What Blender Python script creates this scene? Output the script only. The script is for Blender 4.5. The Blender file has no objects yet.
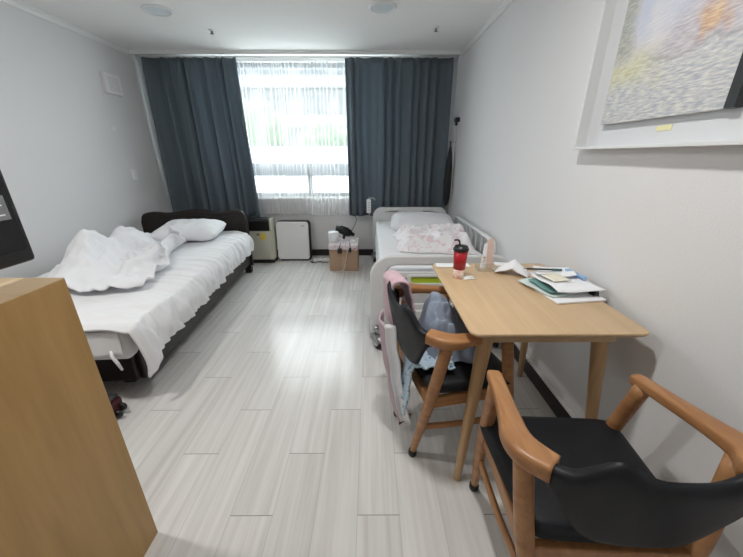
import bpy, bmesh, math, random
from mathutils import Vector, Matrix, noise
random.seed(7)
C = bpy.context.scene.collection
PI = math.pi
V = Vector
XL, XR, YB, YR, HC = -2.53, 0.985, 4.2, -1.3, 2.3      # room bounds

# ------------------------------------------------------------------ materials
def new_mat(name):
    m = bpy.data.materials.new(name); m.use_nodes = True
    nt = m.node_tree
    return m, nt, nt.nodes['Principled BSDF']
def N(nt, t, **kw):
    n = nt.nodes.new(t)
    for k, v in kw.items():
        if k in n.inputs.keys() if isinstance(k, str) else False: n.inputs[k].default_value = v
        else: setattr(n, k, v)
    return n
def plain(name, col, rough=.5, metal=0, bump=0, bscale=80, var=0, vscale=6, spec=.5, sheen=0, trans=0):
    m, nt, b = new_mat(name)
    b.inputs['Roughness'].default_value = rough; b.inputs['Metallic'].default_value = metal
    b.inputs['Specular IOR Level'].default_value = spec
    b.inputs['Sheen Weight'].default_value = sheen
    b.inputs['Transmission Weight'].default_value = trans
    tc = nt.nodes.new('ShaderNodeTexCoord')
    nz = nt.nodes.new('ShaderNodeTexNoise'); nz.inputs['Scale'].default_value = vscale; nz.inputs['Detail'].default_value = 5
    nt.links.new(tc.outputs['Object'], nz.inputs['Vector'])
    mx = nt.nodes.new('ShaderNodeMix'); mx.data_type = 'RGBA'
    mx.inputs[6].default_value = (*[c*(1-var) for c in col], 1); mx.inputs[7].default_value = (*[min(1, c*(1+var)) for c in col], 1)
    nt.links.new(nz.outputs['Fac'], mx.inputs[0]); nt.links.new(mx.outputs[2], b.inputs['Base Color'])
    if bump:
        n2 = nt.nodes.new('ShaderNodeTexNoise'); n2.inputs['Scale'].default_value = bscale; n2.inputs['Detail'].default_value = 4
        nt.links.new(tc.outputs['Object'], n2.inputs['Vector'])
        bp = nt.nodes.new('ShaderNodeBump'); bp.inputs['Strength'].default_value = bump; bp.inputs['Distance'].default_value = .01
        nt.links.new(n2.outputs['Fac'], bp.inputs['Height']); nt.links.new(bp.outputs['Normal'], b.inputs['Normal'])
    return m
def wood(name, dark, light, axis='X', rough=.4, scale=1.0, ring=7):
    m, nt, b = new_mat(name)
    b.inputs['Roughness'].default_value = rough; b.inputs['Specular IOR Level'].default_value = .4
    tc = nt.nodes.new('ShaderNodeTexCoord'); mp = nt.nodes.new('ShaderNodeMapping')
    s = [ring*2*scale]*3; s['XYZ'.index(axis)] = .9*scale
    mp.inputs['Scale'].default_value = s
    nt.links.new(tc.outputs['Object'], mp.inputs['Vector'])
    n1 = nt.nodes.new('ShaderNodeTexNoise'); n1.inputs['Scale'].default_value = 1.4; n1.inputs['Detail'].default_value = 7; n1.inputs['Distortion'].default_value = .8
    n2 = nt.nodes.new('ShaderNodeTexNoise'); n2.inputs['Scale'].default_value = 9; n2.inputs['Detail'].default_value = 3
    nt.links.new(mp.outputs[0], n1.inputs['Vector']); nt.links.new(mp.outputs[0], n2.inputs['Vector'])
    ad = nt.nodes.new('ShaderNodeMath'); ad.operation = 'MULTIPLY_ADD'; ad.inputs[1].default_value = .35
    nt.links.new(n2.outputs['Fac'], ad.inputs[0]); nt.links.new(n1.outputs['Fac'], ad.inputs[2])
    cr = nt.nodes.new('ShaderNodeValToRGB')
    cr.color_ramp.elements[0].position = .42; cr.color_ramp.elements[0].color = (*dark, 1)
    cr.color_ramp.elements[1].position = .9; cr.color_ramp.elements[1].color = (*light, 1)
    nt.links.new(ad.outputs[0], cr.inputs[0]); nt.links.new(cr.outputs[0], b.inputs['Base Color'])
    return m

M = {}
M['wall'] = plain('wall_paper', (.715, .712, .716), .8, bump=.08, bscale=140, var=.015, vscale=1.5, spec=.2)
M['ceiling'] = plain('ceiling_paint', (.87, .865, .85), .85, var=.01, spec=.2)
M['trim'] = plain('white_trim', (.80, .80, .79), .5, var=.01)
M['baseboard'] = plain('dark_baseboard', (.022, .018, .017), .45, var=.1)
M['frame'] = plain('window_frame_grey', (.30, .33, .36), .4, var=.03)
M['sheet'] = plain('white_cotton', (.77, .775, .79), .9, bump=.06, bscale=500, var=.012, vscale=9, spec=.15, sheen=.1)
M['duvet'] = plain('white_duvet_cotton', (.76, .762, .785), .9, bump=.10, bscale=60, var=.012, vscale=14, spec=.15, sheen=.1)
M['bed_dark'] = plain('espresso_wood', (.016, .011, .010), .38, spec=.35, var=.25, vscale=20)
M['black'] = plain('black_plastic', (.012, .012, .013), .35, var=.1)
M['blackmat'] = plain('black_rubber', (.014, .014, .015), .7, var=.1)
M['leather'] = plain('black_leatherette', (.010, .011, .014), .48, spec=.3, bump=.06, bscale=300, var=.15, vscale=30)
M['hosp'] = plain('hospital_ivory_plastic', (.66, .67, .67), .4, var=.015)
M['hosp2'] = plain('hospital_panel_grey', (.55, .56, .57), .45, var=.015)
M['metal'] = plain('grey_steel', (.35, .36, .37), .3, metal=.9, var=.05)
M['chrome'] = plain('satin_chrome', (.6, .6, .6), .2, metal=1)
M['white'] = plain('white_plastic', (.80, .80, .80), .4, var=.01)
M['paper'] = plain('white_paper', (.82, .83, .85), .8, var=.02, spec=.2)
M['cream'] = plain('cream_plastic', (.56, .545, .44), .45, var=.02)
M['yellow'] = plain('yellow_sticker', (.75, .58, .12), .6, var=.08, vscale=60)
M['green'] = plain('lime_card', (.42, .55, .03), .5, var=.06, vscale=40)
M['pink'] = plain('pink_towel', (.66, .45, .51), .95, bump=.5, bscale=300, var=.08, vscale=120, sheen=.4, spec=.1)
M['mauve'] = plain('mauve_bag', (.48, .37, .41), .8, var=.08, vscale=12)
M['maroon'] = plain('maroon_lining', (.16, .015, .03), .6, var=.2)
M['suitcase'] = plain('burgundy_suitcase', (.06, .008, .013), .4, var=.2, vscale=40)
M['suit_top'] = plain('suitcase_dark_cloth', (.03, .032, .035), .6, var=.2, vscale=30)
M['card'] = plain('kraft_cardboard', (.43, .285, .19), .8, var=.06, vscale=30)
M['tape'] = plain('parcel_tape', (.50, .34, .22), .4, var=.03)
M['red'] = plain('red_plastic', (.42, .012, .022), .3, var=.05)
M['brass'] = plain('yellow_label_paper', (.72, .68, .38), .6, var=.05)
M['cream_mount'] = plain('grey_mount_board', (.62, .63, .65), .8, var=.01)
M['picframe'] = plain('white_picture_frame', (.66, .67, .675), .45, var=.015)
M['tan'] = plain('peach_card', (.70, .52, .45), .7, var=.12, vscale=40)
M['teal'] = plain('teal_form', (.13, .27, .26), .7, var=.2, vscale=30)
M['mint'] = plain('mint_paper', (.60, .69, .67), .8, var=.06, vscale=40)
M['ivory'] = plain('cream_note', (.78, .74, .62), .8, var=.05, vscale=30)
M['bluep'] = plain('blue_plastic_sleeve', (.22, .42, .72), .3, var=.05)
M['silver'] = plain('silver_sticker', (.22, .23, .24), .4, var=.35, vscale=90)
M['cable_w'] = plain('white_cable', (.66, .64, .60), .5)
M['cable_b'] = plain('dark_cable', (.03, .03, .03), .5)
M['chair_wood'] = wood('chair_wood', (.29, .125, .048), (.47, .245, .105), 'Y', .35, 1.0, 9)
M['table_wood'] = wood('table_oak', (.54, .375, .215), (.63, .455, .275), 'Y', .38, 1.0, 8)
M['leg_wood'] = wood('table_leg_oak', (.44, .27, .13), (.58, .39, .21), 'Z', .38, 1.0, 9)
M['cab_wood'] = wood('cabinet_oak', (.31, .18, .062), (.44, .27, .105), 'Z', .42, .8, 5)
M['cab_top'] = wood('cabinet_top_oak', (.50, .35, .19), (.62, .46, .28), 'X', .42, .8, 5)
M['light_lens'] = plain('frosted_lens', (.72, .78, .80), .3, var=.01)
M['leaf'] = plain('foliage', (.045, .085, .03), .8, bump=.6, bscale=4, var=.4, vscale=1.5)
M['bark'] = plain('bark', (.10, .07, .05), .9, var=.3)
M['concrete'] = plain('pale_concrete', (.085, .09, .096), .9, var=.05)
M['pane_dark'] = plain('building_glass', (.06, .065, .072), .8, spec=.05)
M['ground'] = plain('outdoor_paving', (.45, .46, .44), .9, var=.1)

def cloth_mat(name, col, fuzz=.15, tr=0):
    m, nt, b = new_mat(name)
    b.inputs['Roughness'].default_value = .75; b.inputs['Sheen Weight'].default_value = fuzz; b.inputs['Specular IOR Level'].default_value = .25
    tc = nt.nodes.new('ShaderNodeTexCoord')
    wv = nt.nodes.new('ShaderNodeTexNoise'); wv.inputs['Scale'].default_value = 300
    mp = nt.nodes.new('ShaderNodeMapping'); mp.inputs['Scale'].default_value = (1, 1, .05)
    nt.links.new(tc.outputs['Object'], mp.inputs[0]); nt.links.new(mp.outputs[0], wv.inputs[0])
    mx = nt.nodes.new('ShaderNodeMix'); mx.data_type = 'RGBA'
    mx.inputs[6].default_value = (*[c*.85 for c in col], 1); mx.inputs[7].default_value = (*[c*1.15 for c in col], 1)
    nt.links.new(wv.outputs['Fac'], mx.inputs[0]); nt.links.new(mx.outputs[2], b.inputs['Base Color'])
    if tr:
        out = nt.nodes['Material Output']; t = nt.nodes.new('ShaderNodeBsdfTranslucent')
        nt.links.new(mx.outputs[2], t.inputs['Color'])
        ms = nt.nodes.new('ShaderNodeMixShader'); ms.inputs[0].default_value = tr
        nt.links.new(b.outputs[0], ms.inputs[1]); nt.links.new(t.outputs[0], ms.inputs[2]); nt.links.new(ms.outputs[0], out.inputs['Surface'])
    return m
M['curtain'] = cloth_mat('blue_grey_curtain', (.165, .205, .238), .2, .36)
M['denim'] = cloth_mat('grey_blue_shirt', (.25, .29, .37), .1)
M['darkcloth'] = cloth_mat('charcoal_cloth', (.03, .032, .036), .1)

def sheer_mat():
    m, nt, b = new_mat('sheer_voile'); nt.nodes.remove(b)
    out = nt.nodes['Material Output']
    tr = nt.nodes.new('ShaderNodeBsdfTransparent'); tl = nt.nodes.new('ShaderNodeBsdfTranslucent'); df = nt.nodes.new('ShaderNodeBsdfDiffuse')
    tl.inputs[0].default_value = (.9, .9, .9, 1); df.inputs[0].default_value = (.88, .88, .88, 1)
    a = nt.nodes.new('ShaderNodeMixShader'); a.inputs[0].default_value = .80
    nt.links.new(tl.outputs[0], a.inputs[1]); nt.links.new(df.outputs[0], a.inputs[2])
    mx = nt.nodes.new('ShaderNodeMixShader')
    lw = nt.nodes.new('ShaderNodeLayerWeight'); lw.inputs[0].default_value = .35
    mr = nt.nodes.new('ShaderNodeMapRange'); mr.inputs[3].default_value = .32; mr.inputs[4].default_value = .70
    nt.links.new(lw.outputs['Facing'], mr.inputs[0]); nt.links.new(mr.outputs[0], mx.inputs[0])
    nt.links.new(tr.outputs[0], mx.inputs[1]); nt.links.new(a.outputs[0], mx.inputs[2]); nt.links.new(mx.outputs[0], out.inputs[0])
    return m
M['sheer'] = sheer_mat()
def glass_mat(name, tint=(1, 1, 1), f=.06):
    m, nt, b = new_mat(name); nt.nodes.remove(b)
    out = nt.nodes['Material Output']
    tr = nt.nodes.new('ShaderNodeBsdfTransparent'); tr.inputs[0].default_value = (*tint, 1)
    gl = nt.nodes.new('ShaderNodeBsdfGlossy'); gl.inputs['Roughness'].default_value = .03
    mx = nt.nodes.new('ShaderNodeMixShader'); mx.inputs[0].default_value = f
    nt.links.new(tr.outputs[0], mx.inputs[1]); nt.links.new(gl.outputs[0], mx.inputs[2]); nt.links.new(mx.outputs[0], out.inputs[0])
    return m
M['glass'] = glass_mat('window_glass', (.93, .97, .97), .05)
M['clear'] = glass_mat('clear_wrap', (.96, .97, .97), .10)

def floor_mat():
    m, nt, b = new_mat('plank_vinyl')
    L = nt.links.new
    def math_(op, a, c=None, d=None):
        n = nt.nodes.new('ShaderNodeMath'); n.operation = op
        for i, v in enumerate((a, c, d)):
            if v is None: continue
            if isinstance(v, (int, float)): n.inputs[i].default_value = v
            else: L(v, n.inputs[i])
        return n.outputs[0]
    tc = nt.nodes.new('ShaderNodeTexCoord'); sp = nt.nodes.new('ShaderNodeSeparateXYZ'); L(tc.outputs['Object'], sp.inputs[0])
    u = math_('DIVIDE', math_('ADD', sp.outputs[0], .05), .16)
    col = math_('FLOOR', u); fu = math_('SUBTRACT', u, col)
    v = math_('ADD', math_('DIVIDE', math_('SUBTRACT', sp.outputs[1], .81), .81), math_('MULTIPLY', col, 2/3))
    row = math_('FLOOR', v); fv = math_('SUBTRACT', v, row)
    du = math_('MINIMUM', fu, math_('SUBTRACT', 1, fu)); dv = math_('MINIMUM', fv, math_('SUBTRACT', 1, fv))
    gu = math_('LESS_THAN', du, .0085); gv = math_('LESS_THAN', dv, .0019)
    gap = math_('MAXIMUM', math_('MULTIPLY', gu, .32), gv)
    cb = nt.nodes.new('ShaderNodeCombineXYZ'); L(col, cb.inputs[0]); L(row, cb.inputs[1])
    wn = nt.nodes.new('ShaderNodeTexWhiteNoise'); wn.noise_dimensions = '2D'; L(cb.outputs[0], wn.inputs['Vector'])
    # streaks along the plank, shifted per plank
    cv = nt.nodes.new('ShaderNodeCombineXYZ')
    L(math_('MULTIPLY', sp.outputs[0], 34), cv.inputs[0]); L(math_('MULTIPLY', sp.outputs[1], 1.1), cv.inputs[1]); L(math_('MULTIPLY', wn.outputs['Value'], 40), cv.inputs[2])
    n1 = nt.nodes.new('ShaderNodeTexNoise'); n1.inputs['Scale'].default_value = 1; n1.inputs['Detail'].default_value = 6; n1.inputs['Roughness'].default_value = .62
    L(cv.outputs[0], n1.inputs['Vector'])
    cr = nt.nodes.new('ShaderNodeValToRGB')
    cr.color_ramp.elements[0].position = .30; cr.color_ramp.elements[0].color = (.56, .535, .51, 1)
    cr.color_ramp.elements[1].position = .62; cr.color_ramp.elements[1].color = (.69, .675, .655, 1)
    L(n1.outputs['Fac'], cr.inputs[0])
    mv = nt.nodes.new('ShaderNodeMix'); mv.data_type = 'RGBA'; mv.blend_type = 'MULTIPLY'; mv.inputs[0].default_value = 1
    vr = nt.nodes.new('ShaderNodeMapRange'); vr.inputs[3].default_value = .93; vr.inputs[4].default_value = 1.04; L(wn.outputs['Value'], vr.inputs[0])
    L(cr.outputs[0], mv.inputs[6]); L(vr.outputs[0], mv.inputs[7])
    mg = nt.nodes.new('ShaderNodeMix'); mg.data_type = 'RGBA'; mg.inputs[7].default_value = (.26, .25, .24, 1)
    L(gap, mg.inputs[0]); L(mv.outputs[2], mg.inputs[6]); L(mg.outputs[2], b.inputs['Base Color'])
    rr = nt.nodes.new('ShaderNodeMapRange'); rr.inputs[3].default_value = .18; rr.inputs[4].default_value = .27; L(n1.outputs['Fac'], rr.inputs[0]); L(rr.outputs[0], b.inputs['Roughness'])
    b.inputs['Specular IOR Level'].default_value = .5
    n3 = nt.nodes.new('ShaderNodeTexNoise'); n3.inputs['Scale'].default_value = 6; L(tc.outputs['Object'], n3.inputs['Vector'])
    hh = math_('SUBTRACT', math_('MULTIPLY', n3.outputs['Fac'], .25), math_('MULTIPLY', gap, .4))
    bp = nt.nodes.new('ShaderNodeBump'); bp.inputs['Strength'].default_value = .12; bp.inputs['Distance'].default_value = .01
    L(hh, bp.inputs['Height']); L(bp.outputs[0], b.inputs['Normal'])
    return m
M['floor'] = floor_mat()

def pattern_mat(name, base, spot, scale=40, thr=.6, base2=None):
    m, nt, b = new_mat(name); L = nt.links.new
    b.inputs['Roughness'].default_value = .85; b.inputs['Specular IOR Level'].default_value = .2
    tc = nt.nodes.new('ShaderNodeTexCoord')
    n = nt.nodes.new('ShaderNodeTexNoise'); n.inputs['Scale'].default_value = scale; n.inputs['Detail'].default_value = 2; n.inputs['Distortion'].default_value = 1.2
    L(tc.outputs['Object'], n.inputs['Vector'])
    cr = nt.nodes.new('ShaderNodeValToRGB')
    cr.color_ramp.elements[0].position = thr-.04; cr.color_ramp.elements[0].color = (*base, 1)
    cr.color_ramp.elements[1].position = thr+.04; cr.color_ramp.elements[1].color = (*spot, 1)
    L(n.outputs['Fac'], cr.inputs[0]); L(cr.outputs[0], b.inputs['Base Color'])
    return m
M['blanket'] = pattern_mat('pink_print_cotton', (.80, .785, .80), (.74, .60, .645), 20, .57)
M['blueprint'] = pattern_mat('pale_blue_print_cotton', (.46, .58, .67), (.12, .20, .27), 45, .62)
M['redprint'] = pattern_mat('red_print_towel', (.76, .72, .74), (.55, .10, .16), 55, .62)
M['sparkle'] = pattern_mat('tumbler_base_print', (.70, .42, .36), (.85, .75, .66), 60, .5)
M['tissue'] = pattern_mat('printed_wrapper', (.72, .70, .66), (.42, .42, .40), 70, .6)
M['photo'] = pattern_mat('photo_print', (.72, .66, .62), (.35, .18, .12), 35, .62)

def painting_mat():
    m, nt, b = new_mat('impressionist_landscape'); L = nt.links.new
    b.inputs['Roughness'].default_value = .6
    tc = nt.nodes.new('ShaderNodeTexCoord')
    st = nt.nodes.new('ShaderNodeMapping'); st.inputs['Scale'].default_value = (1, 14, 75); L(tc.outputs['Object'], st.inputs[0])
    d = nt.nodes.new('ShaderNodeTexNoise'); d.inputs['Scale'].default_value = 2.2; d.inputs['Detail'].default_value = 5; L(st.outputs[0], d.inputs['Vector'])
    blob = nt.nodes.new('ShaderNodeTexNoise'); blob.inputs['Scale'].default_value = 7; blob.inputs['Detail'].default_value = 6; blob.inputs['Distortion'].default_value = .6; L(tc.outputs['Object'], blob.inputs['Vector'])
    sp = nt.nodes.new('ShaderNodeSeparateXYZ'); L(tc.outputs['Object'], sp.inputs[0])
    def mt(op, a, c):
        n = nt.nodes.new('ShaderNodeMath'); n.operation = op
        for i, v in enumerate((a, c)):
            if isinstance(v, (int, float)): n.inputs[i].default_value = v
            else: L(v, n.inputs[i])
        return n.outputs[0]
    def mix(f, a, c):
        n = nt.nodes.new('ShaderNodeMix'); n.data_type = 'RGBA'; L(f, n.inputs[0])
        for i, v in ((6, a), (7, c)):
            if isinstance(v, tuple): n.inputs[i].default_value = (*v, 1)
            else: L(v, n.inputs[i])
        return n.outputs[2]
    def ramp(x, lo, hi):
        n = nt.nodes.new('ShaderNodeMapRange'); n.inputs[1].default_value = lo; n.inputs[2].default_value = hi; L(x, n.inputs[0]); return n.outputs[0]
    y = mt('ADD', sp.outputs[1], mt('MULTIPLY', mt('SUBTRACT', blob.outputs['Fac'], .5), .22))   # + = far end (left in view)
    z = mt('ADD', sp.outputs[2], mt('MULTIPLY', mt('SUBTRACT', blob.outputs['Fac'], .5), .12))
    water = mix(ramp(d.outputs['Fac'], .35, .65), (.36, .38, .43), (.62, .61, .57))
    sky = mix(ramp(blob.outputs['Fac'], .35, .65), (.46, .50, .60), (.62, .60, .62))
    pic = mix(ramp(z, .17, .21), water, sky)
    bank = mix(ramp(d.outputs['Fac'], .4, .6), (.50, .48, .26), (.62, .60, .44))
    fy = mt('MULTIPLY', ramp(y, .25, .36), mt('MULTIPLY', ramp(z, .10, .16), ramp(z, .27, .20)))
    pic = mix(mt('MULTIPLY', fy, .8), pic, bank)
    tree = mix(ramp(d.outputs['Fac'], .4, .6), (.24, .25, .20), (.42, .42, .36))
    ft = mt('MULTIPLY', ramp(y, .40, .46), ramp(z, .20, .26))
    pic = mix(mt('MULTIPLY', ft, .75), pic, tree)
    warm = mix(ramp(d.outputs['Fac'], .38, .62), (.40, .34, .36), (.56, .50, .50))
    fw = mt('MULTIPLY', ramp(y, .24, .10), mt('MULTIPLY', ramp(z, .19, .22), ramp(z, .42, .30)))
    pic = mix(mt('MULTIPLY', fw, .75), pic, warm)
    mauve = mix(ramp(d.outputs['Fac'], .38, .62), (.34, .30, .33), (.52, .48, .50))
    fm = mt('MULTIPLY', mt('MULTIPLY', ramp(y, .36, .26), ramp(y, .02, .08)), mt('MULTIPLY', ramp(z, .18, .20), ramp(z, .30, .24)))
    pic = mix(mt('MULTIPLY', fm, .7), pic, mauve)
    fo = mt('MULTIPLY', mt('MULTIPLY', ramp(y, .19, .14), ramp(y, .03, .08)), mt('MULTIPLY', ramp(z, .19, .22), ramp(z, .30, .25)))
    pic = mix(mt('MULTIPLY', fo, .8), pic, mix(ramp(d.outputs['Fac'], .4, .6), (.50, .27, .16), (.68, .50, .28)))
    hz = mt('MULTIPLY', mt('MULTIPLY', ramp(z, .176, .182), ramp(z, .196, .188)), ramp(y, .36, .30))
    pic = mix(mt('MULTIPLY', hz, .35), pic, (.22, .18, .17))
    L(pic, b.inputs['Base Color'])
    bp = nt.nodes.new('ShaderNodeBump'); bp.inputs['Strength'].default_value = .4; bp.inputs['Distance'].default_value = .006
    L(d.outputs['Fac'], bp.inputs['Height']); L(bp.outputs[0], b.inputs['Normal'])
    return m
M['painting'] = painting_mat()

# ------------------------------------------------------------------ mesh helpers
def obj(name, bm, mat, parent=None, smooth=False, loc=None):
    me = bpy.data.meshes.new(name)
    bmesh.ops.recalc_face_normals(bm, faces=bm.faces)
    bm.to_mesh(me); bm.free()
    for p in me.polygons: p.use_smooth = smooth
    if mat is not None: me.materials.append(mat)
    o = bpy.data.objects.new(name, me); C.objects.link(o)
    if parent: o.parent = parent
    if loc: o.location = loc
    return o
def thing(name, label, cat, loc=(0, 0, 0), rz=0, group=None):
    o = bpy.data.objects.new(name, None); C.objects.link(o); o.empty_display_size = .1
    o.location = loc; o.rotation_euler = (0, 0, rz)
    return tag(o, label, cat, group)
def tag(o, label, cat, group=None):
    o['label'] = label; o['category'] = cat
    if group: o['group'] = group
    return o
def struct(name, bm, mat, parent=None, smooth=False):
    o = obj(name, bm, mat, parent, smooth); o['kind'] = 'structure'; return o
def lab(o, s): o['label'] = s; return o
def shade(o, ang=40):
    m = o.modifiers.new('es', 'EDGE_SPLIT'); m.split_angle = math.radians(ang)
    for p in o.data.polygons: p.use_smooth = True
    return o
def B(): return bmesh.new()
def box(bm, x0, x1, y0, y1, z0, z1, bev=0, seg=2):
    r = bmesh.ops.create_cube(bm, size=1)
    vs = r['verts']
    for v in vs: v.co = V((x0+(v.co.x+.5)*(x1-x0), y0+(v.co.y+.5)*(y1-y0), z0+(v.co.z+.5)*(z1-z0)))
    if bev:
        es = list({e for v in vs for e in v.link_edges})
        bmesh.ops.bevel(bm, geom=es, offset=bev, segments=seg, affect='EDGES', profile=.5)
    return bm
def tube(bm, pts, rad, seg=10, flat=(1, 1), cap=True, up=V((0, 0, 1))):
    pts = [V(p) for p in pts]; n = len(pts)
    if not isinstance(rad, (list, tuple)): rad = [rad]*n
    rings = []; side = None
    for i, p in enumerate(pts):
        t = (pts[min(i+1, n-1)]-pts[max(i-1, 0)]).normalized()
        if side is None:
            u = up if abs(t.dot(up)) < .95 else V((1, 0, 0))
            side = t.cross(u).normalized()
        else: side = (side - t*side.dot(t)).normalized()
        w = side.cross(t).normalized()
        rings.append([bm.verts.new(p + side*math.cos(2*PI*k/seg)*rad[i]*flat[0] + w*math.sin(2*PI*k/seg)*rad[i]*flat[1]) for k in range(seg)])
    for a, b in zip(rings, rings[1:]):
        for k in range(seg): bm.faces.new((a[k], a[(k+1) % seg], b[(k+1) % seg], b[k]))
    if cap: bm.faces.new(rings[0]); bm.faces.new(list(reversed(rings[-1])))
    return bm
def lathe(bm, prof, c=(0, 0, 0), seg=28, axis='Z'):
    c = V(c); rings = []
    def mk(r, h, a):
        q = (r*math.cos(a), r*math.sin(a), h)
        return c + (V(q) if axis == 'Z' else V((q[2], q[0], q[1])) if axis == 'X' else V((q[1], q[2], q[0])))
    for r, h in prof: rings.append([bm.verts.new(mk(max(r, 1e-5), h, 2*PI*k/seg)) for k in range(seg)])
    for a, b in zip(rings, rings[1:]):
        for k in range(seg): bm.faces.new((a[k], a[(k+1) % seg], b[(k+1) % seg], b[k]))
    bm.faces.new(rings[0]); bm.faces.new(list(reversed(rings[-1])))
    bmesh.ops.remove_doubles(bm, verts=bm.verts, dist=1e-4)
    return bm
def prism(bm, poly, fn):
    """poly: 2-D outline; fn(a,b,side)->xyz for side 0/1"""
    A = [bm.verts.new(fn(a, b, 0)) for a, b in poly]; D = [bm.verts.new(fn(a, b, 1)) for a, b in poly]
    n = len(poly)
    bm.faces.new(A); bm.faces.new(list(reversed(D)))
    for i in range(n): bm.faces.new((A[i], D[i], D[(i+1) % n], A[(i+1) % n]))
    return bm
def rrect(x0, x1, y0, y1, r, n=6):
    rs = r if isinstance(r, (list, tuple)) else [r]*4     # bl, br, tr, tl
    pts = []
    for (cx, cy, a0, rr) in ((x0+rs[0], y0+rs[0], PI, rs[0]), (x1-rs[1], y0+rs[1], 1.5*PI, rs[1]), (x1-rs[2], y1-rs[2], 0, rs[2]), (x0+rs[3], y1-rs[3], .5*PI, rs[3])):
        for k in range(n+1):
            a = a0+.5*PI*k/n
            pts.append((cx+rr*math.cos(a), cy+rr*math.sin(a)))
    return pts
def plate(name, outlines, th, bev, mat, parent=None, mtx=Matrix()):
    """flat board with holes: first outline outside, the rest holes; thickness th centred on local z"""
    cu = bpy.data.curves.new(name, 'CURVE'); cu.dimensions = '2D'; cu.fill_mode = 'BOTH'
    cu.extrude = th/2-bev; cu.bevel_depth = bev; cu.bevel_resolution = 2
    for pl in outlines:
        s = cu.splines.new('POLY'); s.points.add(len(pl)-1); s.use_cyclic_u = True
        for p, q in zip(s.points, pl): p.co = (q[0], q[1], 0, 1)
    t = bpy.data.objects.new('tmp', cu); C.objects.link(t)
    me = bpy.data.meshes.new_from_object(t.evaluated_get(bpy.context.evaluated_depsgraph_get()))
    bpy.data.objects.remove(t); bpy.data.curves.remove(cu)
    me.name = name; me.transform(mtx); me.materials.clear(); me.materials.append(mat)
    for p in me.polygons: p.use_smooth = True; p.material_index = 0
    o = bpy.data.objects.new(name, me); C.objects.link(o)
    if parent: o.parent = parent
    m = o.modifiers.new('es', 'EDGE_SPLIT'); m.split_angle = .6
    return o
XZ = lambda y, x=0, z=0: Matrix.Translation((x, y, z)) @ Matrix.Rotation(PI/2, 4, 'X')     # plate local (a,b) -> (x,z) at depth y
def grid(bm, f, nu, nv):
    g = [[bm.verts.new(f(i/nu, j/nv)) for j in range(nv+1)] for i in range(nu+1)]
    for i in range(nu):
        for j in range(nv): bm.faces.new((g[i][j], g[i+1][j], g[i+1][j+1], g[i][j+1]))
    return bm
def cloth(name, f, nu, nv, mat, parent=None, th=.006, sub=0):
    o = obj(name, grid(B(), f, nu, nv), mat, parent, True)
    if th:
        m = o.modifiers.new('s', 'SOLIDIFY'); m.thickness = th; m.offset = 0
    if sub:
        m = o.modifiers.new('ss', 'SUBSURF'); m.levels = sub; m.render_levels = sub
    return o
def ns(x, y, z=0): return noise.noise(V((x, y, z)))
def ridge(x, y, z=0): return 1-abs(noise.noise(V((x, y, z))))*2
def sstep(a, b, x):
    t = max(0, min(1, (x-a)/(b-a))); return t*t*(3-2*t)
def pillow(name, w, d, h, mat, parent=None, seed=0, mtx=Matrix(), wr=.012):
    bm = B(); n = 28
    def P(i, j, s):
        u, v = i/n*2-1, j/n*2-1
        e = max(0, (1-abs(u)**3.5))**.5*max(0, (1-abs(v)**3.5))**.5
        pin = 1-.07*(1-abs(u)**2)*0 
        rr = .07*(abs(u)*abs(v))**5; x = u*w/2*(1-rr-.03*(1-v*v)*abs(u)); y = v*d/2*(1-rr-.04*(1-u*u)*abs(v))
        z = s*h/2*e + wr*e*(ns(u*2.2+seed, v*2.2, s)+.6*ridge(u*3+seed, v*1.5, s)-.3) 
        return mtx @ V((x, y, z))
    for s in (1, -1): grid(bm, lambda a, b: P(a*n, b*n, s), n, n)
    bmesh.ops.remove_doubles(bm, verts=bm.verts, dist=.0008)
    return obj(name, bm, mat, parent, True)

# ------------------------------------------------------------------ setting
struct('floor', box(B(), XL-.1, XR+.1, YR-.1, YB+.12, -.1, 0), M['floor'])
struct('ceiling', box(B(), XL-.1, XR+.1, YR-.1, YB+.25, HC, HC+.1), M['ceiling'])
struct('wall_left', box(B(), XL-.12, XL, YR-.1, YB+.25, 0, HC), M['wall'])
struct('wall_right', box(B(), XR, XR+.12, YR-.1, YB+.25, 0, HC), M['wall'])
WX0, WX1, WZ0, WZ1 = -1.95, .35, .78, 2.25
bm = B()
box(bm, XL, WX0, YB, YB+.25, 0, HC); box(bm, WX1, XR, YB, YB+.25, 0, HC)
box(bm, WX0, WX1, YB, YB+.25, 0, WZ0); box(bm, WX0, WX1, YB, YB+.25, WZ1, HC)
struct('wall_back', bm, M['wall'])
DX0, DX1 = -.62, .28
bm = B()
box(bm, XL, DX0, YR-.12, YR, 0, HC); box(bm, DX1, XR, YR-.12, YR, 0, HC); box(bm, DX0, DX1, YR-.12, YR, 2.1, HC)
struct('wall_rear', bm, M['wall'])
dr = struct('door_1', box(B(), DX0+.04, DX1-.04, YR-.08, YR-.04, .004, 2.06, .003), M['trim'])
bm = B(); box(bm, DX0, DX0+.04, YR-.12, YR+.012, 0, 2.1, .003); box(bm, DX1-.04, DX1, YR-.12, YR+.012, 0, 2.1, .003); box(bm, DX0+.04, DX1-.04, YR-.12, YR+.012, 2.06, 2.1, .003)
struct('door_frame', bm, M['trim'], dr)
struct('door_handle', tube(B(), [(DX0+.11, YR-.04, 1.0), (DX0+.11, YR+.015, 1.0), (DX0+.23, YR+.015, 1.0)], .010, 10), M['chrome'], dr, True)
struct('baseboard_right', box(B(), XR-.014, XR, YR, YB, 0, .085), M['baseboard'])
struct('baseboard_left', box(B(), XL, XL+.014, YR, YB, 0, .085), M['baseboard'])
struct('baseboard_back', box(B(), XL+.015, XR-.015, YB-.014, YB, 0, .085), M['baseboard'])
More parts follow.
